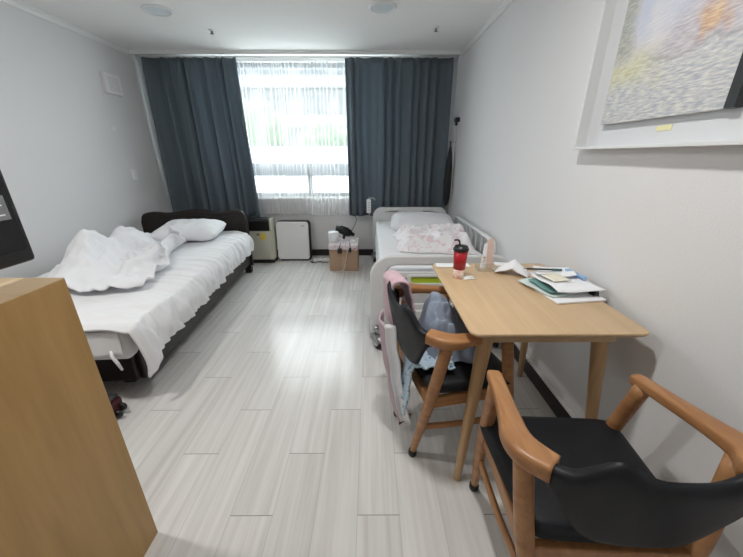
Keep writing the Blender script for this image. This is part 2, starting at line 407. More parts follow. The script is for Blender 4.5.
def cornice(x0, x1, s):
    bm = B(); pr = [(0, 0), (.035, 0), (.035, -.008), (.022, -.016), (.014, -.030), (.012, -.042), (0, -.042)]
    prism(bm, pr, lambda a, b, k: (x0+s*a, YR if k == 0 else YB-.2, HC+b)); return bm
struct('trim_1', cornice(XL, 0, 1), M['trim'])
struct('trim_2', cornice(XR, 0, -1), M['trim'])
bm = B(); box(bm, XL, XR, 3.985, 3.998, HC-.035, HC, .003); box(bm, XL, XR, 3.972, 3.986, HC-.014, HC, .003)
struct('trim_3', bm, M['trim'])
struct('trim_4', box(B(), XR-.012, XR, 1.0, 3.9, .085, .112, .004), M['trim'])
# window
win = struct('window_1', B(), M['frame'])
bm = B(); yf0, yf1 = YB+.06, YB+.13
box(bm, WX0, WX1, yf0, yf1, WZ0, WZ0+.045, .004); box(bm, WX0, WX1, yf0, yf1, WZ1-.05, WZ1, .004)
box(bm, WX0, WX0+.05, yf0, yf1, WZ0, WZ1, .004); box(bm, WX1-.05, WX1, yf0, yf1, WZ0, WZ1, .004)
fr = struct('window_frame', bm, M['frame'], win)
fr2 = struct('transom', box(B(), WX0+.04, WX1-.04, yf0-.005, yf1, 1.03, 1.185, .006), M['frame'], win)
for x in (-1.52, -.76, 0.0): struct('mullion', box(B(), x-.028, x+.028, yf0-.003, yf1-.005, WZ0+.04, 1.04, .004), M['frame'], win)
struct('latch', box(B(), -.775, -.745, yf0-.03, yf0, 1.00, 1.13, .006), M['black'], win)
struct('pane', box(B(), WX0+.05, WX1-.05, yf0+.03, yf0+.036, 1.185, WZ1-.05), M['glass'], win)
for a, b in ((WX0+.05, -1.548), (-1.492, -.788), (-.732, -.028), (.028, WX1-.05)):
    struct('pane', box(B(), a, b, yf0+.03, yf0+.036, WZ0+.045, 1.03), M['glass'], win)
struct('window_sill', box(B(), WX0-.03, WX1+.03, YB-.03, YB+.06, WZ0-.03, WZ0, .005), M['trim'], win)

# ------------------------------------------------------------------ curtains
def curtain(name, label, x0, x1, z0f, z1, y, amp, folds, mat, seed, th=.004, cat='curtain', flare=.15, group=None, skew=0):
    nu = int(folds*16)
    def f(u, v):
        z = z1+(z0f(u)-z1)*v
        ph = u*folds + 1.1*ns(u*4, seed, 1) + .5*ns(u*9, seed, 5)+ .16*ns(u*6, v*1.2+seed)
        a = amp*(.8+.9*ns(u*6+seed, 3))*(.45+.55*v**.4)*(1+flare*v)
        w = math.sin(2*PI*ph); w2 = math.sin(4*PI*ph+seed)
        x = x0+(x1-x0)*u + .012*math.cos(2*PI*ph)*(.5+v) + skew*v*u
        return V((x, y + a*(w+.25*w2) + .008*ns(u*14, v*4, seed), z))
    o = obj(name, grid(B(), f, nu, 26), mat, None, True)
    if th: m = o.modifiers.new('s', 'SOLIDIFY'); m.thickness = th; m.offset = 0
    return tag(o, label, cat, group)
curtain('curtain', 'blue-grey blackout curtain left of the window, behind the dark headboard', -2.45, -1.43, lambda u: .56, 2.25, 4.058, .050, 9, M['curtain'], 2.3, skew=.06)
curtain('curtain', 'blue-grey blackout curtain right of the window, behind the hospital bed', -.27, .90, lambda u: .565, 2.25, 4.055, .046, 10, M['curtain'], 7.1)
curtain('sheer_curtain', 'left white sheer curtain with bunched pleats beside the left blackout curtain', -1.47, -.765, lambda u: .565, 2.235, 4.165, .018, 17, M['sheer'], 4.4, th=0, cat='sheer curtain')
curtain('sheer_curtain', 'right white sheer curtain over the middle of the window', -.795, -.10, lambda u: .565, 2.235, 4.125, .013, 13, M['sheer'], 9.4, th=0, cat='sheer curtain')
cr = tube(B(), [(XL+.02, 4.075, 2.262), (XR-.02, 4.075, 2.262)], .011, 8)
tag(obj('curtain_rail', cr, M['white'], None, True), 'white curtain rail along the ceiling above the window', 'curtain rail')

# ------------------------------------------------------------------ ceiling and wall fittings
def downlight(x, y, label):
    t = thing('recessed_light', label, 'ceiling light', (x, y, HC), 0, 'recessed ceiling lights')
    obj('rim', lathe(B(), [(.078, -.002), (.080, -.010), (.098, -.012), (.106, -.006), (.106, .0), (.078, 0)], (0, 0, 0), 36), M['white'], t, True)
    obj('lens', lathe(B(), [(.0, -.006), (.079, -.006), (.079, -.001), (0, -.001)], (0, 0, 0), 36), M['light_lens'], t)
    return t
downlight(-1.605, 3.0, 'unlit round ceiling light on the left, nearer the bed with the rumpled duvet')
downlight(.10, 2.935, 'unlit round ceiling light on the right, on the hospital bed side')
for x, lb in ((-1.605, 'lit round ceiling light on the left in the near half of the room'), (.10, 'lit round ceiling light on the right in the near half of the room')):
    dl = downlight(x, .95, lb)
    l = bpy.data.lights.new('lamp', 'AREA'); l.shape = 'DISK'; l.size = .15; l.energy = 13; l.color = (1, .985, .96)
    o = bpy.data.objects.new('lamp', l); C.objects.link(o); o.parent = dl; o.location = (0, 0, -.013)
def sprinkler(x, y, label):
    t = thing('sprinkler', label, 'sprinkler', (x, y, HC), 0, 'ceiling sprinklers')
    obj('collar', lathe(B(), [(0, 0), (.026, 0), (.026, -.006), (.02, -.010), (0, -.010)], seg=20), M['white'], t, True)
    obj('nozzle', lathe(B(), [(0, -.01), (.009, -.01), (.006, -.026), (.016, -.028), (.016, -.031), (0, -.031)], seg=16), M['metal'], t, True)
sprinkler(-1.385, 3.41, 'small sprinkler head on the ceiling near the left light')
sprinkler(.573, 3.34, 'small sprinkler head on the ceiling near the right wall')
t = thing('wall_vent', 'square white vent cover high on the left wall', 'vent', (XL, 3.61, 1.92))
obj('vent_body', box(B(), 0, .028, -.105, .105, -.09, .09, .006), M['wall'], t)
plate('vent_rim', [rrect(-.1, .1, -.085, .085, .01), rrect(-.075, .075, -.065, .065, .006)], .008, .002, M['trim'], t, Matrix.Translation((.031, 0, 0)) @ Matrix.Rotation(PI/2, 4, 'Z') @ Matrix.Rotation(PI/2, 4, 'X'))
bm = B()
for k in range(7): box(bm, .026, .032, -.074, .074, -.06+k*.02-.003, -.06+k*.02+.003)
obj('louvre', bm, M['trim'], t)
t = thing('wall_switch', 'small white switch plate on the left wall above the bed', 'switch', (XL, 3.62, 1.08))
obj('plate', box(B(), 0, .009, -.034, .034, -.055, .055, .003), M['white'], t)
obj('rocker', box(B(), .009, .013, -.017, .017, -.03, .03, .002), M['white'], t)
t = thing('adhesive_hook', 'tiny white adhesive hook on the left wall under the vent', 'hook', (XL, 3.5, 1.52))
obj('base', box(B(), -.002, .006, -.016, .016, -.022, .022, .001), M['white'], t)
obj('prong', tube(B(), [(.004, 0, .004), (.014, 0, -.006), (.020, 0, -.006), (.022, 0, .004)], .003, 6), M['white'], t, True)

# call-pull on the right wall + hanging umbrella
t = thing('pull_cord', 'black wall bracket with a long white pull cord in the right back corner', 'pull cord', (XR, 3.90, 1.63))
obj('bracket', box(B(), -.05, 0, -.035, .035, -.015, .03, .006), M['black'], t)
obj('knob', lathe(B(), [(0, -.05), (.012, -.05), (.016, -.03), (.010, -.015), (0, -.015)], (-.03, 0, 0), 14), M['black'], t, True)
obj('cord', tube(B(), [(-.03, .0, -.05), (-.028, .01, -.3), (-.024, 0, -.7), (-.03, -.01, -1.0), (-.03, 0, -1.15)], .0045, 6), M['cable_w'], t, True)
t = thing('umbrella', 'folded black umbrella hanging in the corner right of the curtain', 'umbrella', (.925, 3.955, .70))
um = lathe(B(), [(0, 0), (.02, .0), (.048, .10), (.050, .28), (.042, .46), (.026, .6), (.013, .66), (0, .66)], (0, 0, 0), 24)
for v in um.verts:
    a = math.atan2(v.co.y, v.co.x); k = 1+.16*math.sin(a*8+v.co.z*5)*min(1, v.co.z*8); v.co.x *= k*.8; v.co.y *= k
obj('canopy', um, M['darkcloth'], t, True)
obj('handle', tube(B(), [(0, 0, .655), (0, 0, .70), (0, .01, .72), (0, .022, .715), (0, .024, .70)], .007, 8), M['black'], t, True)
t = thing('nail_hook', 'small steel hook that the folded black umbrella hangs from', 'hook', (XR, 3.965, 1.415))
obj('shank', tube(B(), [(0, 0, 0), (-.06, -.005, 0), (-.066, -.005, .012)], .003, 6), M['metal'], t, True)

# ------------------------------------------------------------------ left bed
bed = t = thing('bed', 'dark brown wooden bed along the left wall with a scalloped headboard', 'bed', (0, 0, 0))
def hb_top(x):
    u = (x+2.45)/(2.45-1.36)
    z = .675+.022*math.exp(-((u-.13)/.09)**2)+.045*math.exp(-((u-.52)/.2)**2)+.036*math.exp(-((u-.90)/.10)**2)
    e = min(u, 1-u)/.05
    if e < 1: z -= .085*(1-math.sqrt(max(0, 1-(1-e)**2)))
    return z
pl = [(-2.45, .1)]+[(-2.45+1.09*k/60, hb_top(-2.45+1.09*k/60)) for k in range(61)]+[(-1.36, .1)]
plate('headboard', [pl], .05, .012, M['bed_dark'], t, XZ(3.53))
pl2 = [(-2.38, .3)]+[(-2.38+.95*k/40, hb_top(-2.38+.95*k/40)-.05) for k in range(41)]+[(-1.43, .3)]
plate('headboard_panel', [pl2], .012, .004, M['bed_dark'], t, XZ(3.50))
obj('side_rail', box(B(), -1.41, -1.375, 1.47, 3.505, .11, .31, .006), M['bed_dark'], t)
obj('side_rail', box(B(), -2.43, -2.395, 1.47, 3.505, .15, .31, .006), M['bed_dark'], t)
obj('foot_rail', box(B(), -2.43, -1.40, 1.44, 1.47, .12, .31, .006), M['bed_dark'], t)
obj('slat_base', box(B(), -2.395, -1.41, 1.48, 3.505, .24, .27), M['bed_dark'], t)
for x, y, top in ((-1.40, 3.53, .2), (-2.42, 3.53, .2), (-1.56, 1.62, .245), (-2.28, 1.62, .245)):
    obj('leg', box(B(), x-.04, x+.03, y-.035, y+.035, 0, top, .006), M['bed_dark'], t)
ms = thing('mattress', 'thick mattress in a white fitted sheet on the dark bed', 'mattress', (0, 0, 0))
bm = box(B(), -2.375, -1.375, 1.40, 3.48, .272, .462, .035, 4)
for v in bm.verts: v.co.z += .006*ns(v.co.x*3, v.co.y*3) if v.co.z > .4 else 0
obj('cover', bm, M['sheet'], ms, True)
# valance: the loose sheet edge over the foot end
cloth('sheet_skirt', lambda u, v: V((-2.36+.97*u, 1.388-.012*v+.006*math.sin(u*34+ns(u*7, 2)*3)*v, .455-(.125+.012*math.sin(u*9))*v)), 60, 8, M['sheet'], ms, .004)
obj('tie_ribbon', tube(B(), [(-1.44, 1.375, .355), (-1.43, 1.362, .33), (-1.415, 1.362, .29), (-1.405, 1.365, .245)], [.004, .006, .006, .004], 6, (1.4, .5)), M['sheet'], ms, True)

# thin quilt: flat top, ruched drop along the aisle side, drooping foot corner
def quilt(u, v):
    y = 1.372+(3.475-1.372)*u
    D = .185+.012*math.sin(u*9)+.016*ns(u*9, 5)+.085*math.exp(-((u-.0)/.045)**2)
    xe = -1.345+.018*math.sin(u*5)+.025*math.exp(-(u/.05)**2)
    W = xe+2.385
    ruche = math.sin(y*52+3.5*ns(y*3, v*5)+v*6)*.5+math.sin(y*31+2.5*ns(y*2, v*6, 4))*.6+.6*ns(y*26, v*9, 8)+.45*math.sin(y*95+4*ns(y*4, v*7, 2))
    zt = .488+.008*ns(y*3, v*4)
    V1 = .70
    if v < V1:
        k = v/V1
        x = -2.385+W*k
        z = zt+.0085*ruche*sstep(.55, 1, k)+.005*ns(y*11, x*3)
        z -= .018*sstep(.86, 1.0, k)**2
    else:
        k = (v-V1)/(1-V1)
        x = xe+.045*math.sin(min(1, k*1.5)*PI/2)+.012*ruche*(.5+.8*k)
        z = zt-.018-D*k**1.15+.005*ruche*(1-k)
        y += .008*ruche*k
    foot = 1-sstep(0, .02, u)
    z -= .008*foot*foot
    return V((x, y, z))
q = cloth('quilt', quilt, 230, 90, M['sheet'], None, .012)
tag(q, 'thin white quilt spread over the left bed with ruched edge', 'quilt')

# rumpled duvet heap: cloth points on a grid, each list the steps from one point to the next in units of 2 mm
duvet_steps = (
   [58,-2,-1,-2,-1,-2,0,2,2,1,1,-1,-2,-2,-2,-2,-5,-2,-1,-1,-1,-3,-2,-1,-6,-3,1,3,2,0,-1,1,0,-2,-3,4,8,1,-4,0,0,-3,-3,5,10,3,-8,-9,-5,-3,-2,-1,-2,-1,1,4,-5,
    -5,0,5,-1,0,1,3,5,2,2,-1,-1,0,-1,-10,-3,8,10,9,5,22,-1,-1,-1,-1,0,0,1,1,0,-1,-1,-1,-2,-2,-3,-3,-2,-1,-1,-1,-2,-4,-5,-4,1,1,2,2,2,0,-2,1,-2,-3,-2,5,5,
    -1,0,1,-2,-4,-3,5,11,-3,-8,-7,-2,-2,-2,-2,-2,-2,5,1,-7,-2,4,1,-1,1,1,2,1,0,-1,-1,0,2,-3,-8,1,8,9,8,33,0,-1,0,-1,0,0,1,0,0,-1,-2,-1,-2,-2,-2,-3,-2,-1,
    -1,0,-2,-4,-4,-4,-1,3,2,1,2,2,-1,-2,-3,0,-3,-1,5,3,0,1,-1,-3,-4,-3,8,-3,-4,-1,-3,-2,-2,-2,-3,-4,2,6,-3,-2,1,0,1,0,0,-1,-1,-2,-2,-2,-1,1,4,-1,-6,0,8,8,
    48,0,0,0,-1,0,0,1,0,-1,-1,-1,-2,-2,-2,-1,-3,-3,-1,-1,0,-1,-3,-4,-2,-4,3,2,2,2,1,0,-1,-3,-2,-1,0,2,2,0,0,1,-2,-3,-6,2,2,-5,-2,-1,-2,-2,-2,-2,-3,-2,5,2,
    0,1,-2,-1,1,-1,-1,-2,-3,-4,-3,-5,-1,5,7,0,-6,-1,5,64,0,0,0,-1,0,0,0,0,-1,-1,0,-1,-2,-2,-2,-3,-4,-1,0,-1,-1,-3,-2,-4,-1,2,-1,2,2,2,0,0,-3,-2,0,0,-1,2,1,
    0,1,-2,-4,-3,2,2,-4,-4,-3,0,-2,-3,-2,-2,2,2,1,-1,-2,-3,3,0,-1,-1,-2,-3,-4,-5,-6,2,-2,6,6,0,-6,-2,75,-1,0,0,0,-1,0,0,-1,0,-1,0,-1,-1,-1,-3,-5,-3,-2,0,1,
    -1,-2,-3,-2,-2,1,0,0,2,3,0,-1,-2,-1,-1,-1,-1,1,0,1,1,-2,-3,0,-1,0,-1,-2,-5,0,-3,-4,-1,-1,1,2,0,-1,-1,-5,2,2,-1,-1,-3,-3,-4,-4,-5,-3,0,4,3,5,-1,-5,75,0,
    0,0,-1,1,0,-1,0,-1,-1,0,0,-1,-2,-3,-4,-4,-1,0,1,0,-3,-4,3,-1,-2,-2,0,1,3,-1,2,-2,-2,-1,-1,-1,0,0,1,-1,0,-2,0,-2,1,0,-2,-3,-4,-3,-4,3,-3,-2,2,1,-2,-1,
    -2,0,1,-1,-2,-2,-3,-4,-5,-1,-3,-1,1,0,0,7,1,72,-1,0,-1,0,0,1,0,-1,-1,-1,0,0,-1,-1,-3,-4,-3,-1,0,0,-1,-3,-2,3,0,-2,-1,-1,0,1,0,3,-2,-3,-1,-1,-1,-1,1,-1,
    0,-1,0,-1,0,-2,-3,-2,1,-4,-2,-2,1,-1,-5,2,0,-1,0,0,-2,0,-1,-3,-3,-2,-6,-4,0,-1,-2,0,-3,-4,6,6,77,-1,-1,-1,0,0,1,0,0,-1,-1,-1,0,-1,-1,-2,-3,-2,-2,-1,0,
    0,-2,-1,1,0,-1,-1,-1,-1,1,0,1,1,-4,-2,0,-1,-1,-1,-1,1,-2,0,-1,0,-2,-2,-1,-3,-2,-2,0,0,0,-2,-2,-2,-2,-2,3,-1,-2,1,-2,-3,-3,-5,-3,-1,-3,0,-1,-2,-2,-1,2,
    84,0,-1,0,-1,0,1,0,0,0,-2,-1,0,-1,0,-2,-1,-3,-2,-2,0,0,0,-1,-1,1,0,-2,0,0,-2,-1,1,1,-2,-2,-2,1,-1,-1,-1,-2,-1,0,-1,1,-2,-2,0,-3,-3,-1,-1,-1,0,-2,-2,-2,
    -2,-5,-1,1,2,0,-1,-2,-3,-2,-3,-4,-1,-1,-2,-2,1,-1,-1,83,1,0,-1,0,0,0,0,0,0,-1,-1,-1,-1,0,-1,-1,-2,-2,-2,-1,0,-1,0,0,1,0,-2,-1,1,0,-3,0,1,-1,-1,-2,-2,1,
    -2,-2,-1,-1,-1,-1,-2,-1,0,0,-2,-2,-3,-1,-1,-1,-2,-1,-2,-2,-2,-2,-1,0,1,-1,-1,-2,-3,-2,-2,0,-3,-3,-1,0,2,-1,79,1,0,0,0,-1,0,0,0,0,-1,-1,-1,-1,0,0,-1,-1,
    -2,-2,-2,0,-1,0,0,1,0,-1,-1,-1,2,-2,-3,2,0,-1,-2,-3,0,-2,-2,-2,1,-1,-1,-2,-3,0,1,-1,-1,-4,-3,-1,-1,-1,-1,-1,-4,-2,0,-1,-1,-1,0,-1,-1,-1,-2,-2,-1,-2,-2,
    -3,0,2,0,76,2,0,0,0,0,0,0,0,-1,-1,-1,0,-1,0,-1,0,-2,-1,-1,-2,-1,-1,0,-1,1,1,-1,0,-2,0,1,-2,-1,2,0,-5,-2,-2,-1,0,-3,-1,-2,2,-2,-3,-1,0,-1,-3,-3,0,-1,-1,
    0,-2,0,-3,-3,-1,0,-2,-2,-2,1,-1,-1,-1,-1,-2,-1,-1,-4,-1,3,1,74,1,1,0,0,0,0,-1,0,0,-1,-1,0,-1,0,0,-1,-2,-2,0,-1,-1,-2,0,-1,2,1,-1,-1,-1,-1,1,0,-2,-1,2,
    -5,-3,0,-1,-1,-3,-2,-2,-1,-2,0,-1,0,-2,-2,-1,1,-1,-1,-3,-1,1,-1,-4,-2,-1,-1,-3,-3,0,-1,0,0,-1,-1,-2,-1,-1,-4,2,2,73,1,1,0,1,0,0,0,-1,0,0,-1,0,-1,0,-1,
    -1,-2,-2,0,-2,0,0,1,-2,1,0,0,-2,-1,-1,0,2,0,-2,-1,-5,-1,-1,0,-3,-2,-2,-2,-1,-2,0,-1,0,-3,0,-1,0,0,-2,-1,-1,-1,-1,-2,-2,-2,-3,-3,-3,0,1,-1,-1,-1,-1,-1,
    -3,2,-2,-1,3,72,1,0,1,0,0,1,0,0,0,0,0,-1,-1,0,-1,-1,-2,-2,-1,-2,0,0,0,1,-1,-1,1,-1,-2,-1,0,2,2,-3,-2,-6,0,0,-3,-3,-1,-2,-2,-1,-1,-1,0,0,-1,-2,-1,-1,2,
    -2,1,-1,-1,-3,-1,-4,-1,-4,-3,-3,-2,2,1,-3,1,-1,-1,-4,0,1,-3,2,72,2,1,1,0,0,0,1,0,0,1,0,0,-1,-1,-1,-1,-1,-2,-1,-2,-2,0,0,1,2,-3,0,-1,-1,-4,3,-1,-3,0,1,
    -2,-2,-2,-3,-2,-3,-1,-2,-1,-1,-1,-1,0,2,-3,0,0,1,-2,-1,-2,1,-2,-3,-2,0,-5,-4,-2,-5,2,3,-2,-2,1,-1,-1,-2,-1,-2,1,72,2,1,1,1,0,0,1,0,1,1,0,-1,0,-1,-1,-1,
    -2,-1,-1,-2,-1,-2,0,-1,3,0,-4,1,-2,-2,3,0,-4,-2,-1,-1,-2,-2,-2,-1,-2,-2,-2,-2,-1,-1,-1,0,2,0,-2,0,0,-1,-3,-1,-2,1,0,-1,-3,-7,-2,-3,-1,0,1,-1,-3,1,-1,3,
    -2,-4,0,-3,74,2,1,1,0,0,1,1,1,1,0,0,0,-1,-1,-1,-3,-2,0,1,-1,-1,-2,-1,-1,0,1,-3,1,0,-3,-1,0,-2,0,-1,-3,-3,-2,-1,-2,0,-3,-4,1,-1,-1,-2,0,0,2,0,-2,0,0,-3,
    -1,-3,-3,-1,3,-5,-3,2,-3,0,-1,-1,-4,0,-1,0,1,-1,-4,-1,-3,76,1,1,0,1,0,1,1,1,1,1,0,-1,-1,0,-2,-3,-2,0,2,0,-1,-2,-3,-4,2,-2,0,-1,2,1,-4,-2,-2,-1,0,-3,-3,
    -2,-1,-1,-3,-3,-1,4,-3,-2,-2,-2,0,1,3,-2,-1,1,-1,-3,-3,-3,0,1,-2,0,1,-1,-2,-3,0,-4,-2,-1,0,0,0,-2,-3,-3,77,0,0,0,1,0,1,2,1,1,1,0,0,-1,-1,-1,-3,-2,-1,2,
    2,-3,-5,-5,-1,4,-5,-1,0,-1,1,-2,-1,-1,-1,-2,-4,-1,-1,0,-1,-2,-1,-1,1,-3,-2,-1,-3,-1,1,-1,-1,3,0,0,-1,-3,-1,-1,0,-2,1,0,0,-2,-3,-2,-4,-3,-1,-1,2,1,-3,
    -3,-3,78,-1,0,0,0,1,1,1,2,1,1,1,0,-1,-1,-2,-2,-2,-1,0,1,-2,-5,-3,-1,0,-1,-4,-3,0,-2,2,0,-1,-1,-1,-3,-2,-1,1,-1,-1,-1,0,-1,-3,-2,-1,-1,-3,0,0,0,0,1,0,0,
    -1,-2,0,0,-1,0,-1,-1,1,-4,-4,-5,-4,-2,3,-2,3,-2,-5,-2,79,-1,0,-1,0,1,1,2,1,1,1,1,0,0,-1,-1,-2,-3,-2,0,-1,-1,-4,-2,-1,-1,0,-2,-5,-3,-4,2,2,-1,-1,-4,0,0,
    0,2,-1,-1,0,0,-5,-3,0,-1,-1,-2,-2,0,2,-1,-1,0,-1,2,0,0,2,-1,-1,-2,-2,-1,-5,-3,-5,-6,0,4,-4,-1,4,-4,-3,80,-2,-1,0,0,1,1,1,1,1,1,1,1,0,-1,-1,-3,-2,-2,-2,
    0,-1,-4,-3,-1,-1,0,-1,-5,-2,-3,-1,1,0,-1,-3,1,0,0,-1,0,2,0,-2,-3,-2,-2,-1,-1,-2,-2,-1,-3,1,2,0,0,-1,-1,6,1,-1,0,-4,-2,-3,-5,-5,-1,-5,0,0,0,-4,2,1,-5,
    80,-1,-1,0,0,1,1,1,1,1,0,1,1,0,0,-1,-3,-3,-2,-3,0,0,-2,-5,-2,-1,-4,-3,0,-4,-1,3,0,0,0,-2,-1,1,0,-2,0,1,1,-1,-4,-1,-2,-2,-2,-2,-1,-4,-1,3,1,1,-1,-1,0,3,
    -3,6,0,-4,-7,0,-6,-4,2,-5,-1,0,-1,-2,-4,6,-3,76,-1,0,-1,1,0,1,1,1,1,1,0,1,1,0,-2,-2,-3,-3,-2,-1,0,-3,-4,-1,-2,-3,-2,-3,-3,-1,0,4,0,-1,-2,0,0,1,0,-5,3,
    1,0,-3,-1,-1,-4,-3,-1,-2,-2,0,1,2,1,-1,-2,0,-2,-3,6,-1,-1,-5,1,-6,-2,2,-6,-4,2,1,-4,-6,5,3,73,-1,0,-1,1,0,1,1,1,1,1,0,0,1,0,-1,-2,-2,-3,-2,-1,-2,-3,-2,
    -2,-2,-2,-2,-3,-3,1,-3,1,3,-1,-2,-2,0,0,1,-4,0,3,-1,-2,-3,-4,-1,1,-2,0,-1,0,1,0,-5,0,2,-2,-1,-3,0,3,-2,-1,-3,-3,-4,1,-2,-5,-2,3,-4,-5,2,5,77,0,-1,0,0,
    1,0,1,1,1,0,0,1,0,0,-1,-1,-2,-2,-2,-1,-2,-2,-3,-2,-2,-1,-2,-3,-2,0,-2,-1,-1,-3,0,0,0,0,0,-1,-2,1,1,-2,-3,-2,-1,0,-1,0,-1,0,0,-1,-2,-3,0,-1,-1,0,-4,1,2,
    -3,-2,-3,-5,-2,2,-2,-6,0,2,-2,-2,2,81,0,0,0,0,0,0,1,0,1,1,0,0,0,-1,-1,0,-1,-1,-2,-2,-2,-2,-2,-2,-2,0,-3,-5,-1,0,-1,-2,-1,-2,-1,0,-1,1,-1,0,-1,-1,0,0,
    -3,-2,-2,0,1,-1,0,0,0,-2,0,-2,-3,-2,-1,-1,-1,-1,3,-3,-3,-3,-6,-2,0,3,-4,-1,3,-2,-3,0,81,0,1,0,0,0,-1,0,1,0,1,0,0,0,-1,-1,0,-1,0,-1,-2,-3,-3,-2,-1,-2,
    -4,-3,0,-2,0,-1,-2,-2,0,-2,0,-1,0,1,-1,-4,1,1,-1,-2,-1,-2,0,-1,1,-2,0,0,0,-3,-5,0,0,0,-2,2,-2,0,-1,-4,-2,-5,-3,0,3,-2,1,1,-4,-2,0,79,1,0,0,0,0,0,-1,0,
    0,1,0,0,0,-1,-1,-1,0,0,0,-2,-3,-3,-2,-1,-3,-4,-2,1,-1,-2,-2,-1,-1,-1,-1,-1,0,-1,-3,1,-1,0,2,-1,-2,-1,-2,-1,-1,2,-4,0,1,-2,-5,-2,0,1,0,-1,1,-1,-2,-2,-3,
    -1,-2,-1,-1,0,1,0,-1,-2,-2,-2,79,1,0,0,0,-1,0,0,-1,0,0,0,0,0,0,-1,-1,-1,0,0,-3,-3,-2,-2,-2,-1,-3,-2,1,-3,-2,-1,0,-1,-1,0,-3,1,-3,-2,2,1,-2,-1,2,-1,-2,
    -2,-2,0,-1,-2,0,-2,-3,-2,0,-1,-4,1,2,1,0,-2,-2,-1,-2,0,0,-2,-2,1,0,-1,-3,-2,-1,80,0,0,-1,0,-1,0,0,-1,-1,-1,0,1,0,0,-1,-1,-1,0,-1,-2,-3,-2,-2,-1,0,-2,
    -3,-1,-1,-2,-1,-1,-2,-1,-2,-1,-1,0,-1,0,2,-1,-2,0,2,-1,-3,-2,-1,0,-1,-2,-2,-2,-2,-1,-3,-3,1,2,1,0,-1,0,-1,-3,-1,0,-2,-1,0,1,-3,-2,-3,-2,84,-1,0,-1,-1,
    -1,0,-1,-1,-1,-1,0,0,0,0,-1,0,0,-1,-1,-1,-4,-2,-1,-1,0,-2,-2,-1,-2,-1,-2,0,-2,-3,0,-2,-1,-1,-1,0,0,1,0,-2,0,2,-2,-3,-1,1,-1,-1,-4,-1,-1,-4,-2,-2,0,1,1,
    1,-1,0,-2,-2,-1,-1,-1,-1,0,0,-2,-1,-6,-5,90,-1,0,-1,-1,-1,-1,-1,-1,-1,-1,-1,-1,0,0,-1,0,0,0,-1,-2,-2,-1,0,-1,0,-3,-3,-1,-1,0,-1,-3,-2,-3,-2,-2,1,0,-2,
    -1,0,0,1,-1,0,-2,2,-3,-1,0,0,-1,-3,-3,0,-4,-2,-4,3,0,1,0,-1,0,-1,-2,-1,-2,-2,-1,-1,2,0,-6,-8,-5,96,0,0,-1,-1,-1,-1,-1,-1,-2,-1,-1,-1,-2,0,0,0,1,-1,-1,
    -1,-1,-1,-1,-1,0,-2,-4,-1,0,-1,0,-2,-3,-5,-1,-3,-1,1,-1,-1,-1,0,1,1,-1,-3,-3,-1,2,0,1,-2,-2,-3,-2,-1,-3,-4,3,3,-1,-2,0,1,0,-4,-1,-1,-3,-1,-1,1,0,-6,-7,
    -5,97,0,0,0,-1,-1,-1,-2,-1,-1,-1,-2,-2,-1,-1,0,0,1,1,-1,-2,-2,-1,-1,0,0,-2,-4,-1,1,-2,0,0,-5,-6,-5,-1,1,-1,2,0,-3,1,1,1,-1,-2,-5,-1,0,1,1,-1,-2,-1,-3,
    -1,-5,-1,0,6,0,-2,-2,2,0,-5,-3,0,-1,-1,-3,2,-3,-6,-6,-5,99,0,0,0,0,-1,-2,-1,-1,-2,-1,-2,-1,-2,-1,0,0,1,1,-1,-2,-3,-2,1,-2,2,-3,-2,1,0,-3,1,-1,-7,-4,-4,
    -2,0,-2,1,3,-2,-1,0,1,-2,-4,-1,1,-1,-1,0,-1,-1,-1,-6,1,-1,-2,-1,4,0,-1,0,0,-1,-2,-4,-2,2,3,-6,0,-5,-7,-5,-4,101,-1,0,0,-1,-1,-1,-1,-1,-2,-1,-2,-1,-1,
    -1,-1,0,1,-1,-1,-1,-3,-2,2,-1,2,-2,-2,0,0,-2,-3,-4,-3,-1,-3,-4,0,1,-3,3,0,-3,0,-1,-3,-2,0,1,-1,-1,-1,-1,0,-2,-7,-2,2,-1,0,2,2,-1,1,0,-2,-1,-3,-4,-2,5,
    -1,-6,-4,-8,-7,-1,104,-1,-1,-1,0,-1,-1,-1,-2,-1,-2,-1,-1,-1,-1,-1,0,0,-1,-1,-1,-2,-1,0,0,1,0,-1,-1,-1,2,-4,-5,-4,-1,-1,-3,-3,1,-3,-2,3,-2,-3,0,-2,-2,0,
    1,-1,-2,-1,-2,-3,-1,-2,-3,2,0,0,1,2,0,3,-1,-2,-2,-4,-2,-5,2,3,-5,-7,-8,-7,-2,110,-2,-2,-1,-1,-1,-1,-1,-1,-2,-1,-1,-1,-1,0,-1,-1,-1,-1,-1,0,-1,-2,-1,1,
    1,0,0,-2,0,2,-2,-8,-3,-1,-1,-3,-2,-2,-1,-3,-2,-2,1,-2,-1,-1,1,1,-2,-2,-3,-3,0,-1,0,-3,0,0,1,1,3,1,2,-3,-1,-2,-4,-2,-3,0,-1,-3,-9,-10,-3,-2,113,-3,-2,
    -2,-1,-1,-1,-1,-1,-1,-1,-1,-1,0,-1,-1,-1,-1,-2,0,0,-1,-1,-2,0,0,0,-1,-1,-4,-3,-1,-4,1,-1,1,0,-4,-3,-1,-1,-3,-3,-1,0,-2,-1,1,1,-2,-3,-4,-1,0,-1,-1,-2,0,
    0,2,1,2,2,1,-2,-3,-1,-2,-2,-4,-1,-2,-6,-9,-11,-7,1,119,-2,-2,-2,-2,-1,-1,0,-1,-1,0,-1,-1,0,-1,-1,-1,-2,-2,-1,0,0,-1,-2,-1,0,0,-1,-2,-3,-5,-5,-3,1,2,-3,
    5,-2,-3,-3,1,-2,-1,-3,-1,-2,-1,0,-1,-2,-5,0,1,-2,0,-2,-1,0,1,0,2,2,2,0,-1,-4,-2,-1,-2,-5,-1,-3,-9,-10,-9,-10,-1,126,-1,-1,-2,-2,-1,0,-1,0,0,-1,0,0,-1,
